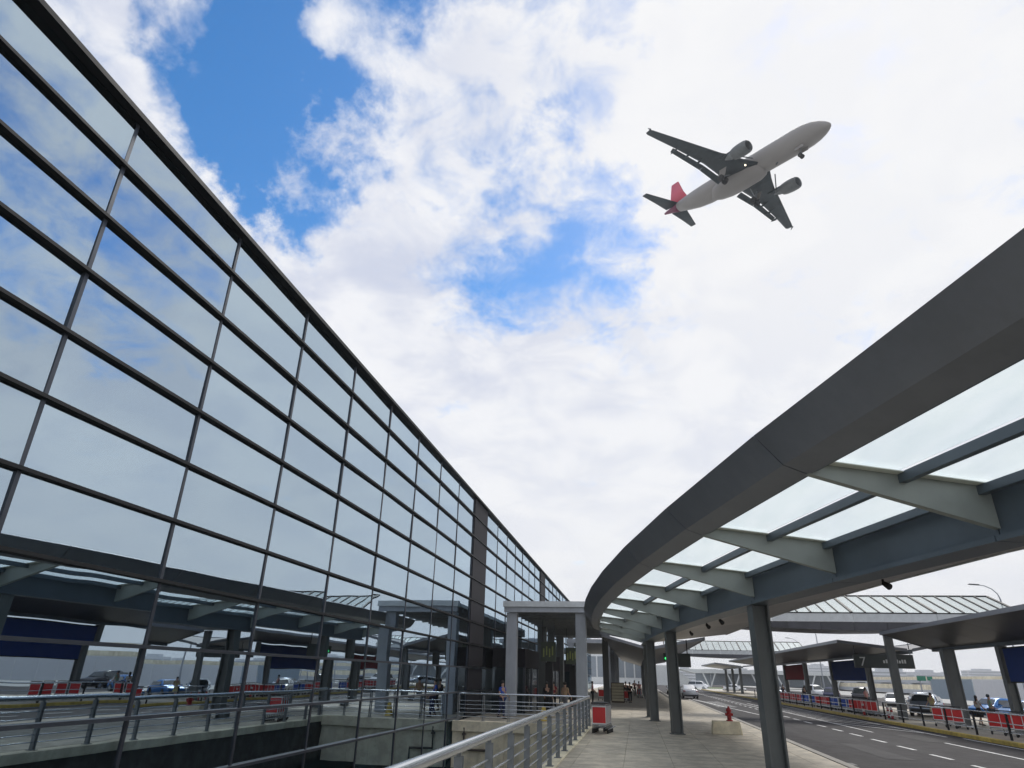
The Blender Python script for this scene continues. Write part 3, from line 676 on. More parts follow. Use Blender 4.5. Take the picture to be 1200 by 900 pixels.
# belly fairing
fa = []
for x, w, d in ((6.3, .5, .1), (5.6, 1.4, .22), (4.2, 1.85, .32), (1, 1.98, .38), (-2, 1.94, .34), (-4, 1.5, .22), (-5.2, .5, .1)):
    fa.append([(x, w*math.cos(2*math.pi*k/20), -1.35+(1.0+d)*math.sin(2*math.pi*k/20)*.95) for k in range(20)])
pbuild(MB().loft(fa), 'belly_fairing', 'plane_grey')
def foil(xl, chord, y, z, th, vert=False, n=10):
    pts = []
    for k in range(n):
        u = k/(n-1); t = th*chord*(2.97*math.sqrt(u)-1.26*u-3.52*u*u+2.84*u**3-1.04*u**4)
        pts.append((u, t))
    o = [(xl-chord*u, t) for u, t in pts]+[(xl-chord*u, -t*.8) for u, t in pts[::-1][1:-1]]
    return [((x, t+y, z) if vert else (x, y, z+t)) for x, t in o]
for s in (1, -1):
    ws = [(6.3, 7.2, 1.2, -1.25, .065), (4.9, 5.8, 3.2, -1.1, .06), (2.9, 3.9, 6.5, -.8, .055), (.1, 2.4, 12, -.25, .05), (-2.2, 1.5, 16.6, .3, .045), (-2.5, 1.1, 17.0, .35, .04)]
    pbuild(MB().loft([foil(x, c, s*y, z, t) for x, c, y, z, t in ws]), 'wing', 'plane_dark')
    # extended flaps in two pieces, with a slot ahead of them
    for (xa, ca, ya, za, xb, cb, yb, zb) in ((-.9, 1.0, 2.2, -1.55, -1.2, .9, 6.3, -1.05), (-1.2, .85, 6.36, -1.05, -2.3, .6, 12.2, -.5)):
        sl_ = lambda x, c, y, z: [(x, s*y, z), (x-c*.5, s*y, z-.18), (x-c, s*y, z-.42), (x-c*.5, s*y, z-.08), (x, s*y, z+.1)]
        pbuild(MB().loft([sl_(xa, ca, ya, za), sl_(xb, cb, yb, zb)], smooth=False), 'flap', 'plane_dark')
    sla = [(6.1, 2.6, -1.15), (3.0, 6.5, -.9), (-2.05, 16.4, .2)]
    pbuild(MB().tube([(x+.03, s*y, z-.06) for x, y, z in sla], [.10, .09, .05], 6), 'slat', 'plane_dark')
    for y, x, L in ((7.6, -.8, 2.6), (9.8, -1.4, 2.3), (12, -2.0, 2.0)):
        pbuild(MB().tube([(x+L*.5, s*y, -.75), (x, s*y, -1.1), (x-L*.5, s*y, -1.15)], [.05, .2, .04], 8), 'flap_fairing', 'plane_dark')
    pbuild(MB().tube([(-2.4, s*17.0, .35), (-2.9, s*17.2, .75)], [.15, .05], 6).tube([(-2.4, s*17.0, .3), (-2.9, s*17.15, -.1)], [.15, .05], 6), 'wing_fence', 'plane_dark')
    ey = s*5.75
    ec = [(8.3, .84), (8.18, .95), (7.75, 1.05), (6.8, 1.08), (5.7, 1.0), (5.1, .86)]
    en = pbuild(MB().loft([[(x, ey+r*math.cos(2*math.pi*k/24), -1.95+r*math.sin(2*math.pi*k/24)) for k in range(24)] for x, r in ec], caps=False), 'engine', 'column')
    ii = [(8.3, .84), (7.95, .76), (7.2, .76)]
    pbuild(MB().loft([[(x, ey+r*math.cos(2*math.pi*k/24), -1.95+r*math.sin(2*math.pi*k/24)) for k in range(24)] for x, r in ii], caps=False), 'intake_lip', 'rail_grey', en)
    pbuild(MB().loft([[(x, ey+r*math.cos(2*math.pi*k/24), -1.95+r*math.sin(2*math.pi*k/24)) for k in range(24)] for x, r in ((7.21, .77), (7.2, .02))]), 'fan', 'black', en)
    ic = [(5.15, .84), (5.05, .62), (4.3, .52), (3.8, .33), (3.2, .05)]
    pbuild(MB().loft([[(x, ey+r*math.cos(2*math.pi*k/20), -1.95+r*math.sin(2*math.pi*k/20)) for k in range(20)] for x, r in ic]), 'exhaust', 'column', en)
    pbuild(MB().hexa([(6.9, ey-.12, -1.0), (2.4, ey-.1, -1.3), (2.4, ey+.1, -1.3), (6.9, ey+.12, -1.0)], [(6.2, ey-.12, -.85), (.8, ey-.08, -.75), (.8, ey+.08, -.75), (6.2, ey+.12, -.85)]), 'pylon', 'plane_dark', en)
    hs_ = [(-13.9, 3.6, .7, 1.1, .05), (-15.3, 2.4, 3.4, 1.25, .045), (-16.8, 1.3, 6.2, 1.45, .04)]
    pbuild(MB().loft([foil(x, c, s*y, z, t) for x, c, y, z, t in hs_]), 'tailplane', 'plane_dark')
    # main gear
    lg = pbuild(MB().tube([(1.2, s*3.8, -1.4), (1.0, s*3.8, -3.5)], .17, 10).tube([(1.0, s*2.4, -1.6), (1.0, s*3.7, -2.7)], .09, 8), 'main_gear', 'rail_grey')
    pbuild(MB().hexa([(.4, s*4.05, -3.0), (1.7, s*4.05, -3.0), (1.7, s*4.1, -3.0), (.4, s*4.1, -3.0)], [(.3, s*4.15, -1.5), (1.9, s*4.15, -1.5), (1.9, s*4.2, -1.5), (.3, s*4.2, -1.5)]), 'gear_door', 'plane_grey', lg)
    for q_ in (-.48, .48):
        pbuild(MB().tube([(1.0, s*3.8+q_-.2, -3.5), (1.0, s*3.8+q_+.2, -3.5)], .6, 16), 'wheel', 'rubber', lg)
fs = [(-11.9, 5.4, 0, 1.55, .045), (-14.0, 3.6, 0, 4.4, .04), (-15.9, 2.0, 0, 7.65, .035)]
pbuild(MB().loft([foil(x, c, y, z, t, True) for x, c, y, z, t in fs]), 'tail_fin', 'plane_red')
ng = pbuild(MB().tube([(13.4, 0, -1.7), (13.6, 0, -3.3)], .11, 8), 'nose_gear', 'rail_grey')
for q_ in (-.25, .25): pbuild(MB().tube([(13.6, q_-.11, -3.4), (13.6, q_+.11, -3.4)], .38, 14), 'wheel', 'rubber', ng)
for q_ in (-.55, .55): pbuild(MB().hexa([(12.7, q_, -2.3), (14.4, q_, -2.3), (14.4, q_+.04, -2.3), (12.7, q_+.04, -2.3)], [(12.7, q_, -1.75), (14.4, q_, -1.75), (14.4, q_+.04, -1.75), (12.7, q_+.04, -1.75)]), 'gear_door', 'plane_grey', ng)
pbuild(MB().ball((4.6, -2.6, -1.75), .14, 8), 'landing_light', 'landing')
for x in (9, 5.8, -4.2): pbuild(MB().bar((x, 0, -2.0), (x-.3, 0, -2.35), .05, .3), 'antenna', 'plane_dark')
pbuild(MB().box(11.9, 13.9, 1.0, 1.03, -1.78, -1.6) if False else MB().loft([[(x, 1.94*math.cos(a), 2.0*math.sin(a)) for x in (15.6, 15.9)] for a in (.35, .45)], smooth=False), 'side_mark', 'plane_dark')
mw = Matrix(((0.6538382091348492, 0.7338822868454501, 0.18415315726271378), (-0.7422413839420392, 0.6693596854108497, -0.03217669203779491), (-0.1468786037486034, -0.11564774360609723, 0.9823707422148114)))
pln.rotation_mode = 'QUATERNION'; pln.rotation_quaternion = mw.to_quaternion(); pln.location = (22.689, 98.4039, 86.2889)

# ================================================================== LUGGAGE TROLLEYS
def make_trolley(label, panel, group):
    t = thing('luggage_trolley', label, 'trolley', (0, 0, 0), group)
    # faces -Y: panel towards -Y
    f = MB()
    for s in (-.27, .27):
        f.tube([(s, .95, .16), (s, .10, .13), (s*.9, .02, .30), (s*.95, .0, .98), (s*.9, -.08, 1.04)], .019, 8)
        f.tube([(s, .6, .15), (s*.4, 1.0, .16)], .016, 6)
    f.tube([(-.25, 0, .30), (.25, 0, .30)], .016, 6); f.tube([(-.25, 0, .72), (.25, 0, .72)], .016, 6)
    f.build('frame', M['steel'], t)
    MB().tube([(-.27, -.09, 1.04), (.27, -.09, 1.04)], .026, 8).build('handle', M['black'], t)
    p = MB().box(-.235, .235, -.035, -.015, .36, .90).build('panel', M[panel], t, .006)
    fr = MB(); fr.box(-.262, -.236, -.04, -.01, .32, .94); fr.box(.236, .262, -.04, -.01, .32, .94); fr.box(-.2355, .2355, -.04, -.01, .32, .359); fr.box(-.2355, .2355, -.04, -.01, .901, .94)
    fr.build('panel_border', M['white'], p)
    bk = MB(); 
    for i in range(5): bk.bar((-.22+.11*i, .02, .80), (-.22+.11*i, .34, .84), .012)
    for i in range(3): bk.bar((-.24, .05+.14*i, .80+.02*i), (.24, .05+.14*i, .80+.02*i), .012)
    bk.bar((-.25, .34, .95), (.25, .34, .95), .015); bk.bar((-.25, .34, .84), (-.25, .34, .95), .015); bk.bar((.25, .34, .84), (.25, .34, .95), .015); bk.bar((-.25, .02, .95), (-.25, .34, .95), .015); bk.bar((.25, .02, .95), (.25, .34, .95), .015)
    bk.build('basket', M['rail_grey'], t)
    pf = MB()
    for i in range(4): pf.bar((-.18+.12*i, .12, .17), (-.18+.12*i, .92, .19), .018)
    pf.build('platform', M['rail_grey'], t)
    for x, y in ((-.27, .12), (.27, .12), (0, .98)):
        MB().tube([(x-.02, y, .075), (x+.02, y, .075)], .075, 12).build('wheel', M['rubber'], t)
    return t
tr = make_trolley('front trolley of the short stack standing by the steel railing', 'red', 'trolleys on the walkway')
tr.location = (-1.5, 27.9, 0); tr.rotation_euler.z = R(-7); tr.scale = (1.05, 1, 1)
STACK = ['second trolley nested behind the front one by the railing', 'third trolley of the stack by the railing', 'rearmost trolley of the stack by the railing', 'fourth trolley of the stack by the railing']
for i, lb in enumerate((STACK[0], STACK[1], STACK[3], STACK[2])):
    copy_tree(tr, (-1.5+.035*(i+1), 27.9+.25*(i+1), 0), R(-7), lb)
for (x, y, lb) in ((-.95, 62.5, 'trolley pushed beside the person in black further up the walkway'), (.15, 78.5, 'most distant red trolley up the walkway'), (-3.3, 66, 'red trolley between the pillars left of the stall')):
    copy_tree(tr, (x, y, 0), R(random.uniform(-15, 15)), lb)
# island trolleys
gi = 'trolleys lined up on the island'
it = copy_tree(tr, (16.1, 43.2, -.1), R(-50), 'leftmost red trolley of the group behind the kerb railing', gi)
isl_cart = [(16.25, 42.2, 'second red trolley from the left behind the kerb railing'), (16.3, 41.2, 'third red trolley behind the railing left of the woman in white'), (16.4, 37.6, 'red trolley in front of the officer in the green vest'),
            (16.5, 36.7, 'red trolley right of the officer behind the railing'), (16.6, 35.8, 'brightest red trolley at the right end of the railing'), (16.6, 34.9, 'red trolley at the very right edge behind the railing')]
for x, y, lb in isl_cart: copy_tree(it, (x, y, -.1), R(-50+random.uniform(-8, 8)), lb)
tb = make_trolley('blue trolley in the long row on the island', 'cart_blue', gi); tb.location = (16.1, 60, -.1); tb.rotation_euler.z = R(-65)
ORD = 'first second third fourth fifth sixth seventh eighth ninth tenth eleventh twelfth thirteenth fourteenth fifteenth sixteenth seventeenth eighteenth nineteenth twentieth'.split()
cnt = {}
for i in range(66):
    y = 53.5+i*.62; seg = (i//9) % 2
    if 60.5 < y < 62.5 or 71.4 < y < 73.2 : continue
    blue = (seg == 1 and i < 40)
    src = tb if blue else it
    where = 'left of the 7 sign' if y < 60.5 else 'below the middle blue advert' if y < 72 else 'between blue and red adverts' if y < 83 else 'under the dark red advert' if y < 94.5 else 'beyond the red advert'
    key = (blue, where); cnt[key] = cnt.get(key, -1)+1
    copy_tree(src, (16.0+random.uniform(-.12, .12), y, -.1), R(-68+random.uniform(-10, 10)), ORD[cnt[key]]+(' blue' if blue else ' red')+' trolley from the right in the island row '+where, gi)

# ================================================================== PEOPLE
def skin_obj(name, m, nodes, edges, par, sub=2):
    bm = bmesh.new(); sk = bm.verts.layers.skin.verify(); vs = []
    for i, (p, r) in enumerate(nodes):
        v = bm.verts.new(p); v[sk].radius = r if isinstance(r, tuple) else (r, r); v[sk].use_root = (i == 0); vs.append(v)
    for a, b_ in edges: bm.edges.new((vs[a], vs[b_]))
    me = bpy.data.meshes.new(name); bm.to_mesh(me); bm.free(); me.materials.append(m)
    o = bpy.data.objects.new(name, me); col.objects.link(o); o.parent = par
    k = o.modifiers.new('skin', 'SKIN'); k.use_smooth_shade = True
    s = o.modifiers.new('sub', 'SUBSURF'); s.levels = 1; s.render_levels = 1
    return o
def person(label, loc, rz_, top, bottom, hgt=1.68, stride=0., armf=.1, skirt=False, shorts=False, hair='hair', long_hair=False, lean=0., arm_up=False, group=None):
    t = thing('person', label, 'person', loc, group); t.rotation_euler.z = rz_
    k = hgt/1.7; t.scale = (k, k, k)     # local: facing -Y
    st = stride
    J = dict(pel=(0, 0, .95), wa=(0, lean*.2, 1.08), ch=(0, -lean*.3, 1.30), nk=(0, -lean*.5, 1.46), h0=(0, -lean*.5-.015, 1.55), h1=(0, -lean*.5-.01, 1.64))
    nodes = [(J['pel'], (.15, .11)), (J['wa'], (.125, .095)), (J['ch'], (.155, .105)), (J['nk'], .055), (J['h0'], (.07, .085)), (J['h1'], (.068, .078))]
    edges = [(0, 1), (1, 2), (2, 3), (3, 4), (4, 5)]
    legs = {}; arms = {}
    for s in (1, -1):
        f = st*s
        hip = (s*.09, 0, .90); kn = (s*.10, -.18*f-.02, .50); an = (s*.10, -.30*f+(.12 if f < 0 else 0), .09+(.05 if f < 0 else 0)); toe = (s*.11, an[1]-.15, max(.035, an[2]-.055))
        i = len(nodes); nodes += [(hip, .088), (kn, .056), (an, .04), (toe, (.04, .03))]; edges += [(0, i), (i, i+1), (i+1, i+2), (i+2, i+3)]
        legs[s] = (hip, kn, an, toe)
        sh = (s*.19, J['ch'][1], 1.385); el = (s*.25, J['ch'][1]+.12*f*armf*4-.02, 1.12); wr = (s*.25, el[1]-.10-armf*1.2, .90+armf*.5)
        if arm_up: el = (s*.23, J['ch'][1]-.10, 1.13); wr = (s*.20, J['ch'][1]-.36, 1.08)
        hd = (wr[0], wr[1]-.04, wr[2]-.075)
        i = len(nodes); nodes += [(sh, .055), (el, .038), (wr, .027), (hd, (.034, .018))]; edges += [(2, i), (i, i+1), (i+1, i+2), (i+2, i+3)]
        arms[s] = (sh, el, wr)
        for q_ in range(4):
            j = len(nodes); fx = (q_-1.5)*.018; L = (.055, .07, .072, .06)[q_]
            nodes += [((hd[0]+fx*.4, hd[1]+fx, hd[2]-.03), .009), ((hd[0]-s*.008+fx*.4, hd[1]+fx-.01, hd[2]-.03-L), .007)]; edges += [(i+3, j), (j, j+1)]
        j = len(nodes); nodes += [((hd[0]-s*.015, hd[1]-.035, hd[2]-.02), .010)]; edges += [(i+3, j)]
    skin_obj('body', M['skin'], nodes, edges, t)
    # clothing follows the same joints a little larger
    n2 = [((0, 0, 1.0), (.165, .125)), (J['wa'], (.145, .115)), (J['ch'], (.175, .125)), ((0, J['nk'][1], 1.43), (.075, .07))]; e2 = [(0, 1), (1, 2), (2, 3)]
    for s in (1, -1):
        sh, el, wr = arms[s]; i = len(n2); mid = tuple(el[a]*.6+sh[a]*.4 for a in range(3)) if not (top in ('uniform', 'cloth_black', 'navy')) else tuple(wr[a]*.85+el[a]*.15 for a in range(3))
        n2 += [(sh, .07), (el if mid[2] < el[2] else mid, .055)]; e2 += [(2, i), (i, i+1)]
        if mid[2] < el[2]: n2.append((mid, .042)); e2.append((i+1, i+2))
    skin_obj('shirt', M[top], n2, e2, t)
    if skirt:
        b = MB(); b.loft([[(r_*math.cos(2*math.pi*a/14), r_*.75*math.sin(2*math.pi*a/14)-(.0), z) for a in range(14)] for z, r_ in ((1.02, .15), (.9, .18), (.62, .23), (.5, .24))]); b.build('skirt', M[bottom], t, local=True)
    else:
        n3 = [((0, 0, .97), (.16, .12))]; e3 = []
        for s in (1, -1):
            hip, kn, an, toe = legs[s]; i = len(n3)
            if shorts: n3 += [(hip, .105), (tuple(kn[a]*.8+hip[a]*.2 for a in range(3)), .085)]; e3 += [(0, i), (i, i+1)]
            else: n3 += [(hip, .105), (kn, .075), ((an[0], an[1], an[2]+.02), .06)]; e3 += [(0, i), (i, i+1), (i+1, i+2)]
        skin_obj('trousers', M[bottom], n3, e3, t)
    for s in (1, -1):
        an, toe = legs[s][2], legs[s][3]
        MB().loft([[(an[0]+w*math.cos(2*math.pi*a/10), yy, zc+hh*math.sin(2*math.pi*a/10)) for a in range(10)] for yy, w, hh, zc in ((an[1]+.06, .03, .03, toe[2]+.01), (an[1]+.03, .045, .05, toe[2]+.02), (an[1]-.06, .05, .05, toe[2]+.018), (toe[1], .05, .032, toe[2]), (toe[1]-.05, .03, .02, toe[2]-.008))]).build('shoe', M['cloth_black'], t, local=True)
    hc = J['h1']
    b = MB().ball((hc[0], hc[1]+.022, hc[2]+.02), .1, 10, (.88, 1.0, 1.0))
    if long_hair: b.loft([[(hc[0]+w*math.cos(2*math.pi*a/10), hc[1]+.06+.04*math.sin(2*math.pi*a/10), z) for a in range(10)] for z, w in ((hc[2]+.03, .07), (hc[2]-.12, .085), (hc[2]-.26, .06))])
    b.build('hair', M[hair], t, local=True)
    return t
def gz(x): return 0 if x < 5.4 else -.1
person('person in long black clothes walking away up the middle of the walkway', (-.67, 61.5, 0), R(180), 'cloth_black', 'cloth_black', 1.58, .4, skirt=False)
person('person in dark clothes beside the cream slatted stall', (-1.05, 64.5, 0), R(200), 'cloth_black', 'navy', 1.6, .2)
person('distant person in pink pushing the last red trolley', (.15, 77.6, 0), R(180), 'pink', 'cloth_grey', 1.6, .3, arm_up=True)
person('distant person in maroon standing far up the walkway', (-.35, 86, 0), R(0), 'maroon', 'cloth_black', 1.65)
person('person in royal blue shirt behind the bridge railing', (-6.55, 34.6, 0), R(60), 'royal', 'navy', 1.66, .1)
person('person in dark clothes under the green hanging sign', (-5.1, 40.5, 0), R(30), 'cloth_black', 'cloth_black', 1.6, .2)
person('person in tan shirt left of the right pillar', (-4.05, 40.4, 0), R(150), 'tan', 'cloth_grey', 1.62, .3)
person('person in pink behind the forecourt left of the dark column', (-3.6, 58, 0), R(100), 'pink', 'cloth_black', 1.6)
person('person in maroon beside the entrance lobby doors', (-5.3, 45.5, 0), R(200), 'maroon', 'cloth_black', 1.6, .2)
person('woman in white top and black skirt walking along the island', (19.2, 45.6, -.1), R(110), 'cloth_white', 'cloth_black', 1.52, .45, skirt=True, long_hair=True)
person('officer in pale green vest and dark cap on the island', (19.6, 45.0, -.1), R(80), 'vest', 'uniform', 1.6, .1, hair='uniform')
person('woman in pale yellow dress walking near the silver car', (18.9, 51.3, -.1), R(-60), 'cloth_yellow', 'cloth_yellow', 1.55, .5, skirt=True, long_hair=True)
person('person in pink top on the far side of the long trolley row', (18.9, 64.8, -.1), R(40), 'pink', 'cloth_black', 1.7, .2)
person('person in white standing behind the blue trolleys', (20.5, 80, -.1), R(10), 'cloth_white', 'tan', 1.75, .2)
person('person in black behind the middle of the trolley row', (16.9, 78, -.1), R(10), 'cloth_black', 'navy', 1.6, .1, armf=.2)
person('person in dark blue behind the far end of the trolley row', (17.5, 92, -.1), R(20), 'navy', 'cloth_black', 1.7)

# ================================================================== CARS
def make_car(label, paint, loc, rz_, kind='sedan', group='cars around the island'):
    t = thing('parked_car', label, 'car', loc, group); t.rotation_euler.z = rz_     # faces -Y, length along Y
    L, Wd = 4.6, 1.8
    top = {'sedan': [(-2.3, .62), (-2.2, .72), (-1.25, .92), (-.55, 1.36), (.0, 1.45), (.7, 1.42), (1.45, 1.02), (2.15, .98), (2.3, .80)],
           'suv': [(-2.3, .75), (-2.2, .88), (-1.3, 1.04), (-.75, 1.52), (-.1, 1.68), (1.4, 1.66), (1.95, 1.45), (2.2, 1.05), (2.3, .85)],
           'van': [(-2.3, .75), (-2.2, .95), (-1.8, 1.15), (-1.1, 1.75), (-.4, 1.9), (1.6, 1.9), (2.15, 1.75), (2.25, 1.05), (2.3, .8)]}[kind]
    belt = {'sedan': .92, 'suv': 1.05, 'van': 1.12}[kind]
    rings = []
    for y, z in top:
        w = Wd/2*(1-.10*(abs(y)/2.3)**3); zb = min(z, belt); zl = .22 if abs(y) < 2.25 else .35
        u = max(0, z-belt); wt = w-u*.38
        half = [(w*.86, zl), (w, zl+.14), (w*1.0, .58), (w*.985, zb-.04), (w*.95, zb), (wt*.94, max(zb+.01, z-.05)), (wt*.80, z+.012)]
        rings.append([(a, y, b_) for a, b_ in half]+[(-a, y, b_) for a, b_ in half[::-1]])
    b_ = MB().loft(rings).build('body', M[paint], t, local=True)
    # glazing: windscreen, rear window and side windows set just proud of the cabin
    ca = [p for p in top if p[1] > belt+.08]
    i0 = top.index(ca[0])-1; i1 = top.index(ca[-1])+1
    def W_(y, z, k=1.): w = Wd/2*(1-.10*(abs(y)/2.3)**3); return (w-max(0, z-belt)*.38)*k
    (ya, za), (yb, zb_) = top[i0], top[i0+1]
    f = lambda a, c, u: a+(c-a)*u
    MB().slab([(-W_(ya, za)*.84, f(ya, yb, .12), f(za, zb_, .12)+.015), (W_(ya, za)*.84, f(ya, yb, .12), f(za, zb_, .12)+.015), (W_(yb, zb_)*.80, f(ya, yb, .95), f(za, zb_, .95)+.015), (-W_(yb, zb_)*.80, f(ya, yb, .95), f(za, zb_, .95)+.015)], .02).build('windscreen', M['car_glass'], t, local=True)
    (ya, za), (yb, zb_) = top[i1], top[i1-1]
    MB().slab([(-W_(ya, za)*.82, f(ya, yb, .15), f(za, zb_, .15)+.015), (W_(ya, za)*.82, f(ya, yb, .15), f(za, zb_, .15)+.015), (W_(yb, zb_)*.78, f(ya, yb, .92), f(za, zb_, .92)+.015), (-W_(yb, zb_)*.78, f(ya, yb, .92), f(za, zb_, .92)+.015)], .02).build('rear_window', M['car_glass'], t, local=True)
    y0, y1 = ca[0][0]-.28, ca[-1][0]+.30; ht = ca[len(ca)//2][1]-.13
    for s in (1, -1):
        for a, c in ((y0, (y0+y1)/2-.05), ((y0+y1)/2+.05, y1)):
            aa = a+(.34 if a == y0 else 0); cc_ = c-(.30 if c == y1 else 0)
            MB().hexa([(s*Wd/2*.935, a, belt+.04), (s*Wd/2*.935, c, belt+.04), (s*Wd/2*.975, c, belt+.04), (s*Wd/2*.975, a, belt+.04)],
                      [(s*(Wd/2*.96-(ht-belt)*.38)-.02*s, aa, ht), (s*(Wd/2*.96-(ht-belt)*.38)-.02*s, cc_, ht), (s*(Wd/2*.985-(ht-belt)*.38), cc_, ht), (s*(Wd/2*.985-(ht-belt)*.38), aa, ht)]).build('side_window', M['car_glass'], t, local=True)
        MB().box(min(s*.58, s*.83), max(s*.58, s*.83), -2.29, -2.14, .60, .74).build('headlight', M['lamp_lens'], t, .02, local=True)
        MB().box(min(s*.60, s*.84), max(s*.60, s*.84), 2.16, 2.30, .70, .86).build('tail_light', M['tail'], t, .02, local=True)
        MB().hexa([(s*.90, -.95, belt), (s*1.04, -.95, belt), (s*1.04, -.82, belt), (s*.90, -.82, belt)], [(s*.92, -.95, belt+.12), (s*1.04, -.93, belt+.12), (s*1.04, -.82, belt+.12), (s*.92, -.82, belt+.12)]).build('wing_mirror', M[paint], t, local=True)
        for y in (-1.42, 1.38):
            w = MB().tube([(s*.72, y, .32), (s*.915, y, .32)], .32, 20).build('tyre', M['rubber'], t, local=True)
            MB().tube([(s*.90, y, .32), (s*.925, y, .32)], .2, 14).build('rim', M['steel'], w, local=True)
    MB().box(-.7, .7, -2.315, -2.25, .30, .50).build('grille', M['black'], t, local=True)
    MB().box(-.24, .24, 2.296, 2.325, .52, .64).build('number_plate', M['cart_blue'] if paint != 'car_white' else M['white'], t, local=True)
    MB().box(-.8, .8, 2.2, 2.32, .28, .42).build('bumper', M['black'], t, local=True)
    return t
make_car('white car driving away beside the columns on the main road', 'car_white', (6.0, 89, -.13), R(183), 'sedan')
make_car('silver car parked behind the island column under the number sign', 'car_silver', (20.7, 57.2, -.1), R(-28), 'sedan')
make_car('white car parked behind the silver one', 'car_white', (25.4, 78, -.3), R(-20), 'sedan')
make_car('black van between the blue advert columns', 'car_black', (25.6, 89, -.3), R(-25), 'van')
make_car('bright blue car at the right edge behind the blue advert', 'car_blue', (25.6, 54.0, -.3), R(-60), 'sedan')
make_car('blue car partly hidden behind the officer', 'car_blue', (27.6, 62.5, -.3), R(-60), 'sedan')
make_car('dark blue car behind the long trolley row', 'navy', (25.5, 102, -.3), R(-20), 'suv')
make_car('white van parked beyond the far island columns', 'car_white', (27, 118, -.3), R(10), 'van')
make_car('silver car parked beside the distant white van', 'car_silver', (23, 128, -.3), R(40), 'sedan')
make_car('small white car furthest away near the terminal ramp', 'car_white', (20.5, 160, -.3), R(70), 'sedan')
make_car('second distant white car near the ramp', 'car_white', (15.5, 190, -.3), R(70), 'van')
make_car('black car half hidden by the walkway columns', 'car_black', (5.4, 112, -.13), R(183), 'sedan')
make_car('silver car passing on the far road beyond the island', 'car_silver', (33, 92, -.3), R(0), 'sedan')
make_car('dark car on the far road nearest the hoardings', 'car_black', (33, 60, -.3), R(0), 'suv')

# ================================================================== SMALL THINGS
bl = thing('concrete_block', 'low pale concrete block with a red hydrant on it', 'block', (3.4, 30.2, 0))
b = MB(); b.hexa([(2.82, 29.95, 0), (3.98, 29.95, 0), (3.98, 30.5, 0), (2.82, 30.5, 0)], [(2.88, 30.0, .46), (3.92, 30.0, .46), (3.92, 30.45, .46), (2.88, 30.45, .46)]); b.build('block_body', M['cream'], bl, .02)
hy = thing('fire_hydrant', 'dark red fire hydrant standing on the pale concrete block', 'hydrant', (3.55, 30.2, .46))
c = (3.55, 30.2)
MB().loft([[(c[0]+r_*math.cos(2*math.pi*k/14), c[1]+r_*math.sin(2*math.pi*k/14), z) for k in range(14)] for z, r_ in ((.46, .13), (.50, .13), (.51, .085), (.80, .085), (.81, .11), (.85, .11), (.90, .09), (.96, .03), (1.0, .03))], smooth=False).build('barrel', M['hydrant'], hy)
for d in (-1, 1): MB().tube([(c[0], c[1], .70), (c[0]+d*.15, c[1], .70)], [.045, .055], 10).build('outlet', M['hydrant'], hy)
MB().tube([(c[0], c[1], .66), (c[0], c[1]-.16, .66)], [.06, .065], 10).build('outlet', M['hydrant'], hy)
# adverts
def advert(label, y0, y1, m):
    t = thing('advert_board', label, 'advertisement', (18.5, (y0+y1)/2, 2.2), 'adverts between the island columns')
    MB().box(18.44, 18.56, y0, y1, 2.2, 3.72).build('advert_face', M[m], t)
    f_ = MB(); f_.box(18.42, 18.58, y0, y1, 2.14, 2.199); f_.box(18.42, 18.58, y0, y1, 3.721, 3.78); f_.build('advert_frame', M['fin'], t)
advert('large dark blue advert board at the right edge', 29.05, 39.55, 'blue')
advert('dark blue advert board between the middle island columns', 61.85, 72.15, 'blue')
advert('dark red advert board further down the island', 83.65, 94.15, 'dull_red')
# sign with number
def letters(txt, size, loc, par, m, rot):
    cu = bpy.data.curves.new('lettering', 'FONT'); cu.body = txt; cu.size = size; cu.extrude = .004
    tmp = bpy.data.objects.new('tmp', cu); dg = bpy.context.evaluated_depsgraph_get()
    me = bpy.data.meshes.new_from_object(tmp); me.materials.clear(); me.materials.append(M[m])
    bpy.data.objects.remove(tmp); o = bpy.data.objects.new('lettering', me); col.objects.link(o); o.parent = par
    o.location = Vector(loc)-world_loc(par); o.rotation_euler = rot; return o
s7 = thing('hanging_sign', 'long dark hanging sign with a white 7 beneath the far island canopy', 'sign', (16.6, 53.2, 2.9))
MB().box(15.15, 19.05, 53.2, 53.32, 2.95, 3.85).build('sign_board', M['board'], s7)
letters('7', .85, (15.5, 53.18, 3.08), s7, 'white_metal', (R(90), 0, 0))
lt = MB()
for i in range(9): 
    x = 17.05+i*.17; lt.box(x, x+.11, 53.185, 53.199, 3.28, 3.52 if i % 3 else 3.46)
lt.build('lettering_row', M['white_metal'], s7)
for x in (15.3, 18.9): MB().tube([(x, 53.26, 3.85), (x, 53.26, 4.6)], .03, 6).build('hanger', M['black'], s7)
ds = thing('hanging_sign', 'blank dark sign hung under the end of the curved canopy', 'sign', (2.5, 40, 2.9))
MB().box(1.75, 2.95, 39.9, 40.05, 2.55, 3.25).build('sign_board', M['board'], ds); MB().box(1.5, 1.745, 39.92, 40.02, 2.85, 3.25).build('side_board', M['board'], ds)
MB().ball((1.62, 39.88, 2.98), .06, 8).build('lamp', M['green_light'], ds)
for x in (2.0, 2.8): MB().tube([(x, 39.98, 3.25), (x, 39.98, 3.95)], .03, 6).build('hanger', M['black'], ds)
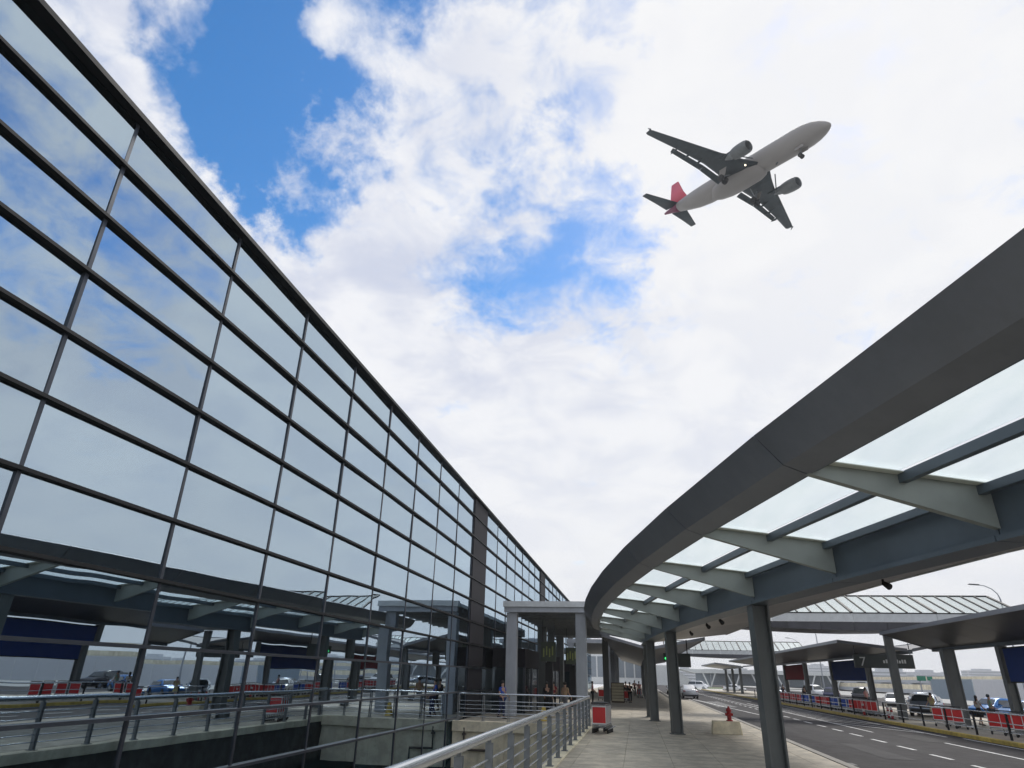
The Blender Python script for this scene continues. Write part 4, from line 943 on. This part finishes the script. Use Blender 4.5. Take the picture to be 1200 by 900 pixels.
# red/white posts at island tip
for i, (x, y, lb) in enumerate(((15.6, 54.6, 'left red and white warning post at the column foot'), (16.2, 51.5, 'middle red and white warning post at the column foot'), (15.9, 49.9, 'right red and white warning post beside the kerb railing'))):
    t = thing('warning_post', lb, 'bollard', (x, y, -.1), 'warning posts on the island')
    for k, (z0, z1, mm) in enumerate(((0, .25, 'hydrant'), (.251, .42, 'white'), (.421, .62, 'hydrant'), (.621, .74, 'white'))):
        MB().tube([(x, y, -.1+z0), (x, y, -.1+z1)], .08, 10).build('band', M[mm], t)
    MB().box(x-.16, x+.16, y-.16, y+.16, -.1, -.06).build('base', M['rubber'], t)
# street lamps
def lamp(label, x, y, z, arm=1.9, d=-1):
    t = thing('street_lamp', label, 'lamp', (x, y, -.3), 'street lamps on the far road')
    pts = [(x, y, -.3), (x, y, z-1.6)]+[(x+d*arm*(1-math.cos(a)), y, z-1.6+1.5*math.sin(a)) for a in (.4, .8, 1.2, 1.5)]
    MB().tube(pts, [.11, .08, .06, .055, .05, .045], 8).build('pole', M['pillar'], t)
    e_ = pts[-1]; MB().hexa([(e_[0]+.1, y-.14, e_[2]-.06), (e_[0]-1.0, y-.14, e_[2]+.02), (e_[0]-1.0, y+.14, e_[2]+.02), (e_[0]+.1, y+.14, e_[2]-.06)], [(e_[0]+.05, y-.1, e_[2]+.06), (e_[0]-.9, y-.1, e_[2]+.12), (e_[0]-.9, y+.1, e_[2]+.12), (e_[0]+.05, y+.1, e_[2]+.06)]).build('lamp_head', M['board'], t)
lamp('street lamp rising above the glazed canopy at right', 38.4, 80, 12.0)
lamp('street lamp seen beyond the foreground column', 31, 128, 11.0)
lamp('slim street lamp above the red advert', 42, 128, 12.5)
lamp('street lamp on the right beyond the near canopy', 38.4, 45, 11.8)
for i, (x, y) in enumerate(((36, 165), (36, 200))): lamp('distant street lamp '+('over the terminal ramp' if i else 'above the parked vans'), x, y, 11)
# highway sign
hw = thing('highway_sign', 'small green highway sign on posts above the elevated road', 'sign', (42, 115, 0))
MB().box(41.1, 42.3, 115, 115.1, 2.5, 3.15).build('sign_panel', M['green'], hw); MB().box(42.5, 43.2, 115, 115.1, 2.55, 3.1).build('sign_panel', M['green'], hw)
for x in (41.5, 42.9): MB().tube([(x, 115.2, -.4), (x, 115.2, 3.1)], .1, 6).build('post', M['pillar'], hw)
# hoardings
hb = thing('hoarding', 'pale blue site hoarding on the right beyond the silver car', 'hoarding', (42.5, 107, .2))
for i in range(5): MB().box(42.5, 42.58, 101.0+i*2.6, 103.55+i*2.6, .2, 2.75).build('hoarding_panel', M['pale_blue'], hb)
hb = thing('hoarding', 'white site hoarding between the two right hand columns', 'hoarding', (42.5, 78, .2))
for i in range(18): MB().box(42.5, 42.58, 54.0+i*2.6, 56.55+i*2.6, .2, 2.75).build('hoarding_panel', M['hoarding'], hb)

# elevated road along the east side
el = thing('elevated_road', 'long elevated road with cream parapet beyond the parking', 'bridge', (70, 150, 0))
for x, z, th in ((66, .9, 1.1), (92, 3.4, 1.0)):
    for i in range(24):
        y0 = -60+i*20
        MB().box(x, x+.3, y0+.04, y0+19.96, z, z+th).build('parapet', M['cream'], el)
    MB().box(x-.2, x+12, -60, 420, z-.9, z-.01).build('deck', M['pillar'], el)
    for i in range(14):
        y = -50+i*32; MB().box(x+3, x+6, y, y+2, -.4, z-.91).build('pier', M['pillar'], el)
# concourse with V struts at the end of the road
cn = thing('concourse', 'low grey concourse building with white V struts in the distance', 'building', (45, 250, 0))
MB().hexa([(20, 250, 4.0), (66, 250, 4.0), (66, 275, 4.0), (20, 275, 4.0)], [(15, 250, 5.2), (66, 250, 5.2), (66, 275, 5.2), (15, 275, 5.2)]).build('roof', M['white_metal'], cn)
for i in range(9): MB().box(20+i*5.1, 20+i*5.1+5.0, 254, 254.3, .3, 3.98).build('glazed_bay', M['far_glass'], cn)
for i in range(6):
    x = 24+i*8
    MB().bar((x, 250.5, -.3), (x-1.8, 250.5, 4.0), .4).build('strut', M['white_metal'], cn); MB().bar((x+.5, 250.5, -.3), (x+2.3, 250.5, 4.0), .4).build('strut', M['white_metal'], cn)
rp = MB(); rp.hexa([(6, 262, -.4), (22, 262, -.4), (22, 268, -.4), (6, 268, -.4)], [(6, 262, 6.4), (12, 262, 6.4), (12, 268, 6.4), (6, 268, 6.4)]); rp.build('slanting_wall', M['white_metal'], cn)
MB().add([(8, 195, -.235), (24, 195, -.235), (30, 245, -.235), (6, 245, -.235)], [(0, 1, 2, 3)]).build('grass_verge', M['grass'], None, kind='structure')
# terminal pier across the far end of the walkway
wp = thing('pier_building', 'pale building closing the view at the far end of the walkway', 'building', (-2, 268, 0))
MB().box(-40, 3, 262.5, 290, -.4, 11).build('wall', M['white_metal'], wp)
for i in range(12): MB().box(-38+i*3.4, -38+i*3.4+2.9, 262.3, 262.49, 2, 9).build('window', M['far_glass'], wp)
# skyline
for i in range(45):
    az = R(4+i*2.0+random.uniform(-.6, .6)); d = random.uniform(900, 1500); h = random.uniform(14, 34)
    x, y = d*math.sin(az), d*math.cos(az); w = random.uniform(25, 70)
    t = thing('distant_building', ORD[i % 15]+' hazy block from the left on the '+('left' if i < 15 else 'middle' if i < 30 else 'right')+' third of the skyline', 'building', (x, y, -.4), 'hazy blocks along the skyline')
    b = MB(); b.box(x-w/2, x+w/2, y-12, y+12, -.4, h); b.build('wall', M['far'], t)
    MB().box(x-w/4, x+w/6, y-8, y+8, h+.01, h+random.uniform(2, 5)).build('roof_house', M['far'], t)
    wn = MB()
    for r_ in range(int(h//4)):
        wn.box(x-w/2+2, x+w/2-2, y-12.2, y-12.01, 2+r_*4, 3.6+r_*4); wn.box(x-w/2-.2, x-w/2-.01, y-10, y+10, 2+r_*4, 3.6+r_*4)
    wn.build('window_band', M['far_glass'], t)

# ================================================================== AIR
hz = MB().box(-1700, 1700, -260, 1700, -6, 110)
hm = bpy.data.materials.new('thin haze'); hm.use_nodes = True; t_ = hm.node_tree; t_.nodes.clear()
o_ = t_.nodes.new('ShaderNodeOutputMaterial'); v_ = t_.nodes.new('ShaderNodeVolumePrincipled')
v_.inputs['Color'].default_value = (.93, .95, .98, 1); v_.inputs['Density'].default_value = .00035; v_.inputs['Anisotropy'].default_value = .2
t_.links.new(v_.outputs[0], o_.inputs['Volume'])
hz.build('haze', hm, None, kind='stuff')
